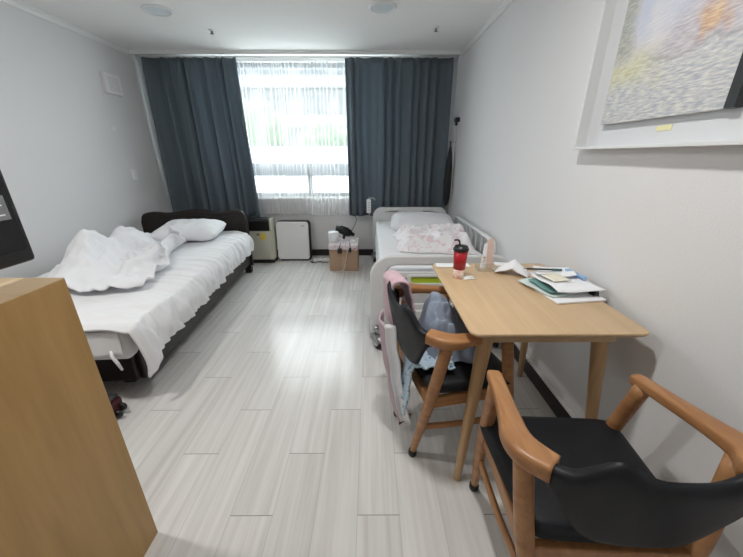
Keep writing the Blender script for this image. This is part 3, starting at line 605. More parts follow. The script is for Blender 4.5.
    -1,-1,-2,-2,-2,-1,-1,1,0,-1,-2,-2,-1,-1,-1,-3,-4,-4,-2,-2,-2,-3,3,3,-1,-3,-1,0,0,-2,-1,-3,-2,-1,-1,-2,-4,1,-1,-2,0,-1,-1,0,0,1,3,2,0,-2,0,-3,-3,-4,-5,
    -1,-5,-5,-4,-10,-9,-6,-5,128,1,-1,-2,-1,-1,-1,0,0,0,0,0,0,-1,-1,-2,-1,-2,-2,-2,-1,1,0,0,-3,-1,-2,-1,-2,-2,-4,-4,-4,-1,-1,-1,-2,1,0,2,-3,2,-1,-2,-1,-3,
    -3,-2,-1,-1,-2,-1,-1,-2,1,0,-1,0,1,-1,3,2,2,-5,-3,-2,-3,-3,-6,-4,0,-6,-7,-9,-6,-5,-8,131,0,0,-2,-1,-1,-1,0,0,0,0,0,0,0,-2,-1,-2,-1,-2,-3,-2,1,0,0,-2,0,
    -2,-2,-1,-4,-1,-4,-4,-2,0,-2,-4,1,2,0,-5,0,2,-1,0,-3,-3,-2,-2,-1,-1,-1,-1,-2,0,2,1,-1,-1,0,1,0,3,-1,-4,-6,-3,-3,-3,-6,-3,-6,-5,-6,-8,-6,-9,136,-1,0,-1,
    -2,-1,-1,0,0,-1,0,0,1,-1,-1,-2,-1,-2,-2,-2,-2,-1,1,0,-1,0,1,-2,-2,-3,0,-4,-5,-1,-4,-5,-3,0,1,2,-2,-2,1,0,0,-2,-3,-2,-2,-3,0,-1,-3,-1,-2,5,5,-3,-3,0,0,
    0,-2,-1,1,-6,-5,-1,-1,-6,-8,-5,-6,-6,-9,-6,-8,141,0,-1,-1,-1,-1,-1,-1,0,-1,0,0,0,-1,-1,-1,-2,-1,-2,-1,-2,-1,1,-1,-2,1,2,0,-2,-2,-1,-3,-6,-1,-5,-6,-3,1,
    -1,0,0,-2,1,0,2,-2,-5,-3,-2,-3,-1,-1,-2,-3,-3,4,5,-1,-1,-1,0,1,-1,-2,-3,-7,0,-7,-5,0,-7,-6,-4,-7,-11,-9,-6,148,0,0,-1,-1,-2,-1,-1,-1,0,-1,0,0,-1,-1,-1,
    -1,-1,-2,0,-2,0,1,0,-4,-2,5,0,-1,0,-3,-3,-6,-7,-6,-2,1,0,-2,-1,-1,1,0,1,1,-5,-4,-1,-3,-3,-1,-2,-1,-2,-1,-1,2,2,-2,0,-1,2,1,-8,-7,-1,2,-5,-10,-6,-4,-2,
    -5,-7,-9,-8,-8,153,0,-1,-1,-1,-1,-2,-1,-1,-1,0,-1,0,-1,-1,0,-1,-1,-1,-1,-1,0,0,0,-1,-4,0,-7,-2,1,-3,-1,-2,-3,-3,-2,1,0,-3,-1,-2,0,1,3,0,-3,-6,-1,-2,-5,
    -2,-3,0,0,-1,0,0,1,-2,-1,-2,0,1,-5,-5,-1,-3,-3,-7,-9,-4,-4,-3,-8,-9,-7,-9,159,-1,-1,-1,-2,-1,-1,-2,0,-1,-1,-1,0,-1,0,-1,-1,-1,-1,0,0,0,-1,0,1,-5,-6,-6,
    -2,-3,-3,-5,-5,1,4,3,-2,0,0,-4,-3,-1,3,4,-2,-2,-5,-4,1,-6,-4,-2,-1,2,2,-1,-1,-1,-2,-1,-2,-1,-3,-4,-1,-3,-3,-4,-5,-7,-8,-1,-4,-9,-8,-9,-9,166,-2,-1,-2,
    -1,-2,-1,-1,-1,-1,-1,0,-1,0,-1,-1,-1,-1,-1,0,1,0,0,0,-1,-7,-4,-3,-5,-3,-4,-4,-4,1,1,3,0,0,1,-6,-6,-3,-1,6,2,-6,-5,0,0,-6,-4,-1,1,2,5,0,-3,-3,-1,-3,-2,
    -2,-1,-2,-5,-3,-5,-4,-6,-5,-7,-3,-7,-7,-8,-9,-9,173,-1,-1,-2,-2,-1,-2,-1,0,-1,0,-1,-1,-1,-1,-1,-1,-2,-1,1,2,1,-1,-1,-6,-4,0,-3,-5,-4,-4,-4,-2,-1,-1,2,
    3,-2,-1,-8,-5,-7,-3,2,5,2,-6,-6,-3,-1,-3,0,3,5,5,-4,-3,0,-2,-3,-3,-2,-3,0,-5,-5,-5,-4,-5,-7,-5,-7,-6,-8,-6,-10,-9,181,0,-1,-1,-2,-2,-2,-1,0,0,-1,-1,-2,
    -1,-2,-1,-2,-2,-1,2,4,2,-1,-2,-7,-4,0,-4,-3,-5,-4,-4,-3,-2,-1,-3,0,-2,2,-7,-7,-8,-5,0,2,2,-1,-1,0,-5,-4,-1,6,7,7,-1,-4,-3,-1,-4,-4,-4,-4,-6,-1,-3,-4,
    -4,-6,-7,-7,-4,-9,-8,-4,-10,-9,188,1,0,0,-2,-3,-2,-2,0,-1,0,-2,-2,-2,-1,-3,-2,-3,-1,1,4,4,2,-4,-6,-3,-2,-6,-3,-2,-5,-5,-4,-2,-3,-2,-4,-3,-3,-10,-7,-5,
    -3,-1,0,1,0,1,4,-1,-6,-6,8,9,10,3,-4,-3,-2,-5,-7,-5,-7,-4,1,-3,-3,-6,-3,-7,-10,-3,-8,-6,-10,-11,-7,195,1,2,1,-2,-3,-3,-3,-1,0,0,-2,-2,-2,-2,-2,-3,-3,
    -1,1,1,-2,2,2,-2,-1,-6,-5,-2,-4,-5,-7,-3,-3,-3,-2,-3,-6,-11,-9,-3,-9,-5,0,0,1,-1,2,4,6,-1,-4,3,6,7,8,2,-5,-2,-3,-9,-9,-8,0,0,-2,-6,-7,0,-7,-8,-7,-7,-7,
    -8,-10,-9,194,4,6,3,-2,-4,-5,-5,-1,2,0,-2,-2,-4,-1,-1,-4,-3,-3,1,-3,-8,-1,1,2,4,-1,-4,-4,-3,-4,-9,-4,-3,-3,-2,-2,-6,-10,-12,-6,-8,-9,-2,0,1,0,2,4,5,6,
    1,1,6,6,6,5,-4,-6,-5,-5,-7,-8,-3,2,0,-6,-8,-4,-5,-8,-7,-8,-7,-8,-7,-8,],
   [255,4,7,6,7,6,7,6,9,10,10,9,8,7,8,9,11,10,10,10,10,10,12,10,6,9,11,10,11,12,12,11,10,5,7,7,4,4,9,10,7,9,12,12,9,11,10,8,9,11,10,10,11,9,11,8,7,8,9,6,6,
    9,9,9,11,9,10,9,8,8,8,6,7,8,5,6,5,-657,6,6,7,7,7,7,8,8,10,10,9,9,8,8,8,10,9,11,10,10,10,10,9,11,9,10,8,10,11,11,11,11,9,8,9,6,2,7,8,8,9,10,13,11,9,11,
    9,9,9,10,9,10,9,9,9,8,6,10,9,7,8,9,9,9,10,9,10,8,9,8,7,7,9,7,6,4,-665,7,8,7,8,7,8,8,8,10,10,10,9,9,8,8,8,10,10,10,11,11,9,9,11,10,8,8,9,11,11,10,9,10,
    10,10,10,4,4,7,7,9,10,11,11,7,11,12,10,9,9,9,9,6,10,10,7,7,10,10,9,8,8,9,8,10,9,9,9,9,9,8,7,9,10,8,4,-675,9,8,8,8,8,8,8,9,9,10,10,10,9,8,8,9,9,10,9,11,
    11,12,8,8,8,10,9,9,10,11,11,11,10,8,9,8,6,6,7,7,8,10,11,10,11,10,10,11,9,8,8,8,7,7,10,10,8,8,9,11,9,8,9,8,9,9,8,10,9,10,10,7,8,9,10,7,-681,8,9,9,8,9,8,
    8,9,9,9,10,9,10,9,8,9,10,9,9,10,10,13,10,9,5,10,9,8,10,10,11,11,7,10,11,7,8,7,7,7,7,8,8,10,12,13,11,12,9,7,8,7,7,8,8,9,10,9,10,9,9,9,9,8,9,9,8,8,10,10,
    11,8,7,8,9,8,-681,9,9,9,9,8,8,9,8,9,10,9,9,9,9,10,9,11,9,9,8,10,11,12,10,1,10,11,9,10,10,9,10,9,10,10,8,9,7,7,7,7,9,9,8,8,12,13,12,8,10,8,7,8,6,9,9,10,
    10,10,10,8,8,9,9,10,9,8,8,9,10,10,7,9,8,8,8,-680,9,9,9,9,8,9,8,9,9,9,9,9,9,10,10,10,10,10,8,7,8,12,11,9,4,10,9,10,11,10,10,8,8,11,9,8,9,8,8,7,8,7,9,8,
    9,9,13,12,11,10,7,7,8,7,8,9,9,10,10,10,8,9,10,9,10,9,9,7,9,10,8,10,10,8,6,6,-675,7,8,8,9,9,8,9,8,9,10,9,10,9,10,9,10,10,9,9,7,9,11,10,8,7,8,9,10,10,11,
    11,8,9,8,9,9,9,9,7,7,8,8,9,8,9,9,11,12,10,10,8,7,10,10,4,11,9,8,9,10,10,8,10,10,10,9,7,9,10,9,9,9,10,10,8,4,-677,7,7,9,9,8,9,8,9,9,9,10,9,10,10,9,10,9,
    10,10,8,8,9,9,9,8,8,8,9,10,9,12,11,8,8,9,9,8,9,8,6,9,8,9,9,9,9,9,12,11,10,8,8,10,9,5,9,10,9,10,8,11,9,8,10,10,8,10,10,8,10,8,9,11,10,11,6,-682,6,7,8,9,
    8,9,8,9,9,9,10,10,10,9,9,10,10,10,10,8,8,8,8,9,8,9,8,9,10,11,10,9,10,9,10,8,6,8,6,7,10,11,8,9,8,11,10,9,11,11,9,9,9,7,8,8,9,9,12,10,10,8,8,9,10,10,9,
    10,9,8,10,8,9,10,11,9,-684,5,7,8,9,8,9,8,9,9,10,9,10,10,9,10,9,9,10,11,9,8,8,7,8,8,9,9,10,9,11,8,10,10,10,9,11,6,5,6,10,8,10,10,8,11,11,9,9,9,11,10,9,
    8,8,7,9,8,10,12,10,9,9,8,9,9,10,10,11,8,8,10,10,8,9,10,9,-685,5,8,8,9,8,9,8,9,10,9,9,10,9,10,10,9,9,10,10,10,8,8,8,7,8,8,9,11,10,9,10,7,10,10,10,9,7,9,
    8,8,9,8,10,9,8,11,10,11,10,10,9,8,7,8,7,9,10,10,11,10,9,9,9,9,9,9,10,10,9,10,9,10,8,10,8,8,-689,8,8,9,9,9,8,9,9,10,9,9,9,10,9,10,10,10,10,10,10,8,7,8,
    7,7,8,10,9,11,10,9,8,10,9,10,8,8,7,10,9,9,9,10,8,9,10,11,10,9,8,10,11,6,8,6,9,11,10,12,10,8,9,10,10,8,9,9,10,9,10,9,9,10,9,7,7,-690,8,9,9,9,9,9,9,10,9,
    10,9,9,9,9,10,10,11,10,10,11,8,6,8,5,9,7,11,10,9,9,9,10,9,10,10,8,7,10,10,8,9,9,10,10,10,8,9,10,9,9,8,10,6,11,8,6,10,12,11,10,9,8,9,11,10,8,9,9,9,9,9,
    10,10,6,9,7,-691,8,9,9,10,9,9,9,10,9,10,9,9,9,9,10,10,10,11,10,10,9,5,9,4,10,11,9,9,9,8,9,9,11,9,9,9,9,11,10,10,7,9,9,9,9,9,10,10,10,7,8,9,9,9,10,3,11,
    13,10,10,10,9,8,8,11,10,8,9,9,10,8,10,9,5,10,7,-690,7,8,9,10,9,10,9,9,10,9,10,9,9,9,9,10,11,11,11,9,8,7,7,7,8,11,10,9,8,8,8,8,13,12,11,8,9,9,7,10,9,10,
    9,8,9,9,9,10,12,7,8,9,6,9,10,7,11,10,12,11,9,10,8,7,9,10,10,7,8,10,9,10,6,9,10,6,-689,7,7,9,9,10,9,9,10,9,10,9,9,9,9,9,10,11,11,11,9,8,9,8,6,8,11,10,9,
    7,8,7,9,13,12,11,8,10,9,8,8,10,10,9,9,8,9,9,10,9,5,9,11,7,10,10,10,9,10,11,13,10,8,7,8,7,10,9,7,9,9,10,10,4,10,13,7,-691,6,8,8,9,9,10,9,9,9,9,9,10,9,9,
    9,10,11,12,10,9,9,10,8,8,7,11,7,9,8,7,10,11,12,9,12,9,8,9,8,10,10,9,9,9,9,8,9,9,6,8,10,10,10,8,10,10,10,9,12,12,10,8,9,4,9,8,9,10,8,9,10,10,5,10,10,6,
    -689,7,7,8,9,9,9,9,9,9,9,9,9,10,9,10,10,11,10,10,10,10,10,8,9,9,9,6,9,9,8,10,11,9,11,12,8,10,8,8,9,10,11,9,8,9,9,9,8,8,7,9,10,9,9,10,10,10,10,12,10,8,
    9,10,5,10,8,10,6,8,11,9,9,9,10,9,7,-692,6,8,8,9,9,10,9,8,9,8,9,9,10,10,9,11,10,10,9,11,10,10,10,9,8,6,9,9,9,10,11,10,8,10,11,10,9,9,8,9,8,10,11,9,10,9,
    9,9,7,8,8,10,9,8,10,10,10,10,11,11,9,9,8,8,9,9,8,5,10,10,8,10,8,11,12,6,-695,6,7,9,9,9,10,9,8,9,9,8,9,9,10,11,10,10,10,9,10,10,8,9,10,8,7,11,10,9,10,
    10,10,9,10,8,12,10,9,9,9,9,8,10,10,11,9,9,9,8,7,9,10,8,9,8,9,11,10,10,11,9,9,8,9,10,9,6,9,9,9,9,7,8,11,10,4,-693,7,8,9,9,9,10,9,9,9,8,9,8,10,10,10,11,
    10,9,9,10,10,9,8,9,9,8,9,11,11,9,9,10,10,9,10,13,8,9,10,9,9,9,10,10,11,8,8,9,9,8,8,9,10,9,8,9,10,10,10,11,9,6,11,10,9,9,9,6,10,10,7,9,7,10,7,6,-695,8,
    8,9,9,9,9,10,9,9,9,9,8,9,10,10,11,9,10,9,11,10,9,8,8,9,10,10,9,10,10,11,9,9,10,9,11,10,9,9,11,10,10,10,7,10,9,9,8,9,9,9,7,11,9,9,9,9,11,10,10,11,7,9,9,
    9,8,10,9,6,11,7,10,9,9,7,4,-699,9,9,10,9,9,9,9,10,9,9,9,8,9,9,10,11,9,9,10,12,10,10,6,9,9,9,11,9,10,12,9,10,9,9,10,10,10,9,10,11,10,9,8,8,11,10,9,9,8,
    9,9,10,9,9,8,9,9,11,8,11,11,10,7,9,9,8,10,9,4,11,12,9,10,9,8,4,-705,9,9,10,9,9,9,10,9,10,9,9,8,9,9,10,10,9,9,10,12,10,11,6,8,11,9,11,9,9,9,10,10,10,10,
    11,10,9,10,9,11,9,10,11,8,9,10,8,10,9,9,9,9,9,9,8,9,10,9,9,10,9,12,9,7,9,7,10,8,5,11,11,11,12,9,5,7,-708,9,10,9,10,9,9,9,10,10,9,9,9,8,9,9,10,8,10,10,
    11,11,11,9,8,8,11,11,9,10,7,10,9,10,10,12,10,9,9,10,8,10,10,10,7,10,12,10,9,9,10,9,6,9,8,10,12,9,8,9,10,8,10,10,7,10,8,9,11,6,8,10,10,11,7,8,9,-708,9,
    9,9,10,9,9,10,9,10,10,9,9,8,9,9,10,8,10,10,12,11,10,10,9,8,10,11,9,7,10,8,10,9,11,13,9,9,9,9,8,9,10,10,8,8,11,13,11,10,8,8,7,8,8,11,11,9,10,9,9,9,9,9,
    8,10,10,10,10,9,6,8,8,10,9,11,6,-708,8,9,9,10,9,9,10,10,10,9,10,9,9,9,9,9,9,10,10,10,12,9,9,9,10,10,11,9,5,10,8,10,9,13,12,10,9,8,9,8,9,11,8,8,10,10,
    11,12,11,8,8,8,9,9,10,8,11,10,9,8,9,10,9,8,11,9,10,11,9,9,6,9,9,7,9,6,-706,8,8,9,10,9,9,9,10,11,10,9,10,10,9,9,10,9,9,10,10,11,9,8,8,10,11,11,7,8,10,9,
    10,10,12,10,10,9,9,9,7,9,12,8,9,11,9,10,11,11,9,7,9,9,9,11,9,11,8,9,10,9,7,8,10,12,10,8,10,10,9,8,9,4,9,9,5,-704,7,8,9,10,9,9,9,10,10,10,11,10,10,9,10,
    9,10,9,10,10,10,9,7,9,9,9,11,10,7,10,11,11,10,10,11,8,9,9,10,9,8,10,10,9,10,9,9,10,11,10,9,8,9,10,9,7,11,10,10,10,8,7,10,10,11,10,9,9,10,10,9,9,5,10,7,
    5,-707,7,8,9,10,9,10,9,10,9,10,11,10,10,10,10,9,10,9,10,10,9,8,9,8,9,9,9,10,8,12,10,10,11,11,11,9,9,7,7,10,11,8,9,10,10,9,10,9,10,9,10,10,9,10,8,9,9,
    10,11,9,9,9,9,11,12,10,9,7,8,9,9,10,10,9,3,7,-710,8,9,10,9,10,9,10,9,10,10,10,10,10,10,10,10,9,10,9,9,9,8,9,9,9,10,9,11,9,11,9,9,10,11,11,10,10,9,8,8,
    9,8,10,9,10,9,9,10,10,10,10,9,8,9,10,10,10,10,10,9,9,9,11,9,9,11,10,8,8,10,7,10,10,8,6,6,-712,10,9,10,9,10,9,10,9,10,10,10,10,10,10,10,9,9,10,9,9,7,9,
    9,9,10,11,9,9,10,9,11,11,8,10,12,11,10,9,9,8,9,8,8,9,10,10,8,10,10,9,10,12,8,7,9,10,9,11,10,10,9,10,11,8,10,10,10,9,9,9,10,7,11,8,2,5,-708,9,10,10,9,
    10,9,9,10,10,10,10,10,10,9,10,9,9,9,10,9,8,8,10,8,10,10,10,8,10,9,10,12,11,10,9,10,11,10,10,7,9,10,9,6,9,10,10,9,8,10,10,11,6,9,11,10,11,10,10,9,10,8,
    12,11,10,10,9,8,9,9,10,10,11,4,-1,2,-700,9,9,10,10,9,9,9,10,10,10,10,9,10,10,10,9,9,9,9,10,8,8,8,9,10,11,9,9,10,8,9,9,12,13,12,10,9,10,10,7,8,10,9,9,6,
    10,9,11,8,8,9,11,7,11,10,12,12,11,7,9,9,11,12,10,10,10,8,9,8,9,10,9,10,-2,-3,1,-687,7,9,10,10,9,10,9,10,9,10,10,9,10,10,10,10,10,9,8,9,8,9,8,9,9,10,10,
    9,10,9,7,9,12,11,13,13,10,9,10,7,8,8,8,11,9,7,9,10,9,9,7,10,10,10,11,11,12,12,7,8,11,8,11,12,12,7,9,8,9,9,9,8,10,1,-8,-5,-676,7,9,9,10,9,10,10,9,10,9,
    10,10,9,10,10,10,11,9,8,8,9,8,8,9,9,9,10,9,8,11,10,7,10,12,12,13,11,11,9,8,6,8,7,10,11,11,11,7,9,7,8,10,9,10,11,13,12,10,10,6,10,8,11,12,12,6,8,10,8,
    10,6,8,7,4,-4,-7,-674,7,8,10,9,10,9,10,10,9,10,9,10,9,10,10,10,10,10,8,9,9,9,7,8,8,8,10,8,9,10,10,11,9,10,11,12,13,11,9,8,6,9,9,7,10,11,10,11,10,7,6,
    10,12,11,8,11,11,11,10,6,10,11,10,10,13,10,5,8,9,9,3,9,8,-3,3,0,-680,9,9,9,9,10,9,10,10,10,9,10,9,10,9,10,9,10,9,9,9,9,9,8,8,6,8,10,9,8,10,8,12,11,9,
    11,12,12,11,6,9,10,9,9,11,10,9,8,11,9,7,7,9,11,12,9,10,12,10,11,9,8,10,12,13,10,9,6,6,7,8,7,5,5,-4,1,7,-677,9,9,10,9,9,10,10,10,9,10,9,10,9,10,9,9,9,9,
    9,8,10,9,9,8,7,7,8,9,10,9,10,9,11,10,9,11,12,11,6,11,10,11,10,9,9,10,10,8,9,8,7,9,9,13,11,8,12,12,10,9,10,9,12,12,8,8,7,6,6,10,10,6,-3,-1,-3,6,-667,9,
    9,9,9,9,10,9,10,10,9,10,9,10,9,10,9,10,9,8,8,8,9,9,9,7,8,8,8,8,11,12,10,7,9,10,10,11,11,10,9,9,12,10,9,10,9,9,10,9,6,8,9,9,11,11,11,11,12,9,10,9,9,12,
    11,8,8,6,5,7,11,9,7,-5,-4,0,2,-654,7,9,8,9,10,9,10,9,10,9,9,10,9,9,10,10,10,9,9,7,8,8,10,8,8,9,8,8,8,10,11,9,9,8,9,10,12,11,10,10,9,10,10,10,8,11,11,7,
    8,7,8,10,11,10,9,11,11,10,10,9,10,10,10,10,9,8,7,10,6,6,8,3,-7,-6,1,2,-640,7,7,9,9,9,9,10,9,10,9,9,9,10,9,9,10,11,9,9,7,8,8,8,10,8,9,8,9,8,8,9,11,10,9,
    9,7,12,13,11,8,9,10,9,9,10,9,9,7,7,8,10,11,12,10,10,9,10,9,11,10,9,10,10,10,8,7,7,10,5,6,7,1,-3,-7,-4,1,-627,7,7,9,8,9,9,10,9,10,9,9,9,9,9,9,10,11,10,
    8,8,8,8,7,10,9,9,8,9,9,9,7,8,10,11,11,10,8,11,13,9,6,9,11,7,10,8,8,8,6,9,12,12,11,10,10,10,9,9,11,9,10,11,6,10,9,7,5,7,7,4,6,4,-1,-6,-8,-2,-616,7,8,8,
    9,9,9,9,9,10,9,9,9,9,9,9,10,11,10,9,8,7,6,8,10,10,9,9,9,9,8,9,9,9,10,9,11,12,10,9,6,7,9,12,9,9,7,7,7,8,12,12,10,10,10,9,10,9,8,9,10,11,10,5,11,10,7,7,
    3,6,9,4,2,2,-8,-10,-4,-608,8,8,8,9,9,9,9,9,9,10,9,9,9,9,9,9,11,11,9,9,7,7,7,8,9,10,10,10,9,8,8,9,7,9,10,9,12,14,12,9,7,5,9,9,9,7,7,9,11,9,11,10,9,9,9,
    9,9,9,9,8,10,10,11,10,6,7,7,6,2,7,3,5,2,-10,-10,0,-603,6,8,9,8,9,9,9,9,9,10,9,9,9,9,9,9,10,10,11,9,8,8,7,8,8,8,10,10,10,7,9,8,8,6,8,12,11,14,13,11,7,7,
    8,8,9,6,7,8,11,12,10,8,9,10,6,9,11,8,9,8,8,8,12,12,7,5,5,10,2,3,4,3,2,-3,-12,-4,-596,6,8,9,8,9,9,9,9,9,9,10,9,9,9,10,9,9,9,10,10,8,8,9,7,7,9,9,11,10,
    10,9,8,7,8,10,10,10,10,12,13,9,6,8,6,9,8,7,8,11,10,8,9,8,10,10,6,10,8,8,9,8,10,8,9,8,8,2,5,8,5,2,2,1,1,-9,-8,-592,7,7,9,9,9,9,9,9,9,10,9,9,9,9,9,9,9,
    10,9,9,8,9,9,9,7,5,9,11,12,12,11,11,8,8,9,7,10,10,9,9,10,8,9,5,7,10,8,9,9,9,8,7,8,10,11,10,8,7,8,7,9,9,4,7,11,10,5,0,3,8,4,2,1,-1,-8,-5,-588,7,8,9,9,9,
    9,9,9,10,9,9,9,9,9,9,9,9,8,10,8,9,9,11,9,7,7,8,10,9,10,11,12,12,9,6,8,11,8,9,7,9,9,8,9,9,6,8,10,9,8,7,8,10,8,9,11,8,8,7,6,8,8,8,6,9,8,8,3,-1,6,4,4,-3,
    -4,-8,-1,-581,7,8,9,10,9,10,9,9,9,9,9,9,9,8,9,9,9,9,8,9,9,8,10,9,9,10,9,9,8,9,8,10,12,10,9,8,11,11,6,6,8,8,9,8,10,10,8,9,8,7,8,10,8,9,7,10,9,7,6,6,6,6,
    10,9,7,7,5,6,3,0,7,4,-2,-8,-8,2,-575,7,7,9,10,9,10,9,9,9,8,9,9,8,9,10,9,10,9,7,8,10,9,9,12,9,11,8,9,8,8,8,7,10,9,12,11,9,11,6,3,8,9,8,8,8,9,11,9,8,8,
    10,9,8,8,9,10,6,6,6,7,6,8,9,6,7,6,5,4,3,0,5,3,2,-3,-10,-2,-563,5,6,8,10,9,10,9,9,8,9,9,8,8,9,10,10,10,9,8,7,9,10,10,11,10,11,10,9,8,7,8,8,8,9,9,11,11,
    9,4,7,6,8,9,8,9,10,8,10,9,7,10,9,8,7,7,8,9,6,7,6,6,7,8,8,6,5,5,3,2,2,3,1,2,4,-4,-7,-553,0,4,7,9,10,10,9,8,9,9,9,8,9,8,9,11,10,10,7,7,10,10,12,10,8,11,
    12,10,6,8,7,7,7,9,8,9,9,9,6,8,8,6,9,8,8,10,10,9,9,9,10,9,8,7,9,4,7,8,6,6,4,6,6,10,6,5,5,3,1,1,3,-1,1,5,4,-1,-549,-3,1,6,10,9,10,9,9,9,9,9,8,9,8,9,9,11,
    11,9,7,8,11,11,9,11,9,9,11,9,7,6,6,7,8,7,7,8,9,4,8,8,9,9,9,9,10,10,9,8,9,11,10,8,8,10,8,3,4,7,1,5,6,7,8,7,6,5,5,-2,-4,4,1,4,1,3,5,-541,-4,0,6,9,10,10,
    10,8,8,9,9,9,8,9,8,10,10,9,9,10,9,10,12,10,11,10,9,7,9,7,3,8,7,7,7,7,5,5,6,10,7,8,10,10,11,10,10,9,7,9,10,12,12,10,8,9,7,1,2,-2,1,6,10,8,9,3,2,10,3,-7,
    -2,3,4,3,2,4,-533,-4,-3,6,10,12,11,10,8,7,9,9,9,7,8,9,10,10,10,6,10,10,10,12,11,11,11,10,8,7,5,1,8,7,7,8,9,7,4,3,8,8,6,9,11,12,11,10,9,8,7,11,12,11,12,
    11,9,10,4,3,-3,-5,0,8,9,11,5,-1,7,9,-3,-7,0,3,4,6,5,],
   [82,-3,-5,-6,-6,-5,3,6,-2,2,4,3,3,4,4,4,0,-2,3,1,-6,-5,1,0,-2,-3,-3,-6,-4,-3,1,1,3,8,2,-8,-5,-8,-7,-5,-5,-5,-3,-4,-2,-3,2,0,-4,-3,-1,0,2,2,2,3,5,4,5,-4,
    -4,-5,-6,-4,-3,0,1,0,1,-1,-1,-1,-1,0,3,1,0,69,-5,-5,-6,-5,-3,1,3,1,1,2,3,3,3,4,4,1,0,3,2,0,-3,1,4,-2,-5,-3,-5,-4,-5,-3,3,0,6,5,-4,-8,-7,-7,-5,-5,-6,-1,
    -2,-3,-1,-1,-3,-2,-2,-1,1,2,3,3,3,1,7,4,-3,-7,-4,-5,-3,-2,-2,1,0,1,-2,-1,-1,0,-3,-1,2,-1,65,-5,-5,-5,-5,-2,1,2,2,1,1,2,2,3,4,3,1,1,3,4,3,1,-1,5,4,-6,
    -5,-4,-4,-5,-5,-1,6,4,1,0,-4,-10,-7,-5,-5,-7,-4,2,2,0,-4,-3,-3,-2,-1,1,2,4,6,3,-1,1,0,2,-5,-4,-3,-4,0,-2,0,1,-1,0,-3,-1,-1,-1,-3,-2,0,55,-3,-4,-5,-4,
    -3,0,3,2,3,1,1,1,2,3,3,2,0,3,4,5,3,0,1,5,0,-3,-4,-4,-4,-3,-5,-1,8,3,-2,-3,-7,-7,-5,-5,-6,-4,1,6,1,-5,-1,-4,-6,-1,1,2,4,7,7,-4,-2,-1,-1,-4,-1,-2,-2,-1,
    0,0,1,0,0,-3,-2,-3,-2,0,-3,-1,42,-1,-2,-4,-4,-4,-1,2,3,3,2,2,2,2,1,2,1,-1,3,4,5,2,-1,3,5,8,-2,-3,-4,-3,-4,-2,-2,5,3,-3,-5,-4,-6,-6,-5,-5,-3,2,7,-2,-4,
    -1,-2,-6,-3,1,2,3,5,5,-2,0,-1,1,-2,-4,-3,-2,-1,1,1,2,2,2,-5,-3,-4,-3,-2,1,0,27,1,-1,-2,-4,-4,-2,0,3,3,3,3,3,3,1,0,-1,-2,2,5,7,4,-1,0,5,14,0,-3,-3,-3,
    -4,-4,-1,2,2,-2,-4,-4,-5,-5,-6,-4,-4,-1,2,-5,-6,-1,2,-3,2,3,4,-1,6,2,0,1,0,1,2,-6,-4,-2,-2,1,1,2,2,4,0,-5,-5,-3,-4,-1,1,15,3,0,0,-2,-4,-3,0,1,2,3,4,4,
    3,3,0,-1,-2,-1,4,8,6,3,2,2,8,3,0,-2,-3,-3,-3,-6,3,1,-1,-3,-4,-5,-5,-5,-4,-4,-3,-2,-2,-5,-4,-2,-2,6,9,6,-6,8,4,-1,-1,1,1,1,-5,-4,-3,-1,1,2,2,5,-1,0,-4,
    -2,-2,-4,-3,-3,11,1,1,0,0,-2,-3,-1,0,2,2,3,4,3,3,0,0,-2,-1,2,6,5,3,6,5,4,4,3,0,-2,-1,-3,-9,-1,6,-2,-3,-5,-4,-5,-5,-5,-4,-3,-2,-3,-1,2,-4,-3,2,6,6,-2,3,
    10,-1,-1,1,-2,-2,-1,-4,-3,-1,1,3,5,4,-1,-4,-2,-2,2,-3,-4,-6,5,0,0,1,1,-1,-1,-2,0,1,2,3,3,2,1,0,0,-1,-1,3,4,5,4,5,5,5,4,4,2,0,-4,-5,-1,-2,5,0,-6,-4,-5,
    -7,-8,-3,-3,-2,-4,-4,-4,4,1,0,1,4,3,3,3,7,0,2,2,0,-6,-3,-3,-3,-2,1,4,4,-4,5,1,-4,-1,1,-2,-2,-6,-7,1,2,1,1,1,0,-1,0,0,3,3,3,2,0,-2,-1,-1,-1,2,5,4,6,5,4,
    5,5,3,3,3,0,-6,-4,0,0,3,-2,-8,-7,-9,-8,-4,0,-2,-4,-5,-8,3,6,3,2,3,3,4,4,5,2,2,4,2,-3,-8,-4,-2,-4,-2,2,3,-5,1,9,-3,-6,-4,4,1,-3,-19,5,3,1,2,1,2,0,0,1,2,
    4,4,2,-1,-2,-2,-3,-1,2,3,5,6,5,5,5,5,2,2,4,2,-6,-3,-2,2,1,2,-9,-9,-9,-4,-8,-3,0,-3,-1,-5,-5,3,7,3,4,4,4,5,5,3,2,0,-1,1,-4,-4,-4,-3,-3,-2,0,1,-3,4,0,-1,
    -6,-2,3,1,-22,6,3,2,1,2,1,2,1,1,2,3,5,3,0,-2,-3,-3,-2,0,3,5,5,5,6,5,5,2,0,1,3,-3,-6,1,3,4,-3,-7,-6,-8,-6,-4,-6,-2,-2,-6,-1,1,-1,1,6,6,6,5,5,5,3,2,3,-2,
    -4,-2,-3,-3,-3,-3,-3,-2,-1,-2,0,1,1,-1,-6,-3,4,-14,2,1,1,1,2,2,2,1,1,2,3,4,3,2,-1,-2,-2,-4,-2,2,5,6,5,5,6,5,2,-1,-1,-1,-1,-6,0,5,5,-6,-5,-7,-6,-3,-3,0,
    -2,-6,-6,-1,1,2,2,7,5,1,7,1,6,3,3,2,-1,-1,-4,-2,-2,-1,-4,-4,-3,-3,-2,-2,0,0,0,2,-8,-1,-6,-1,0,1,1,2,2,1,1,1,1,3,3,2,2,1,0,-1,-3,-3,0,5,8,3,7,3,5,4,-2,
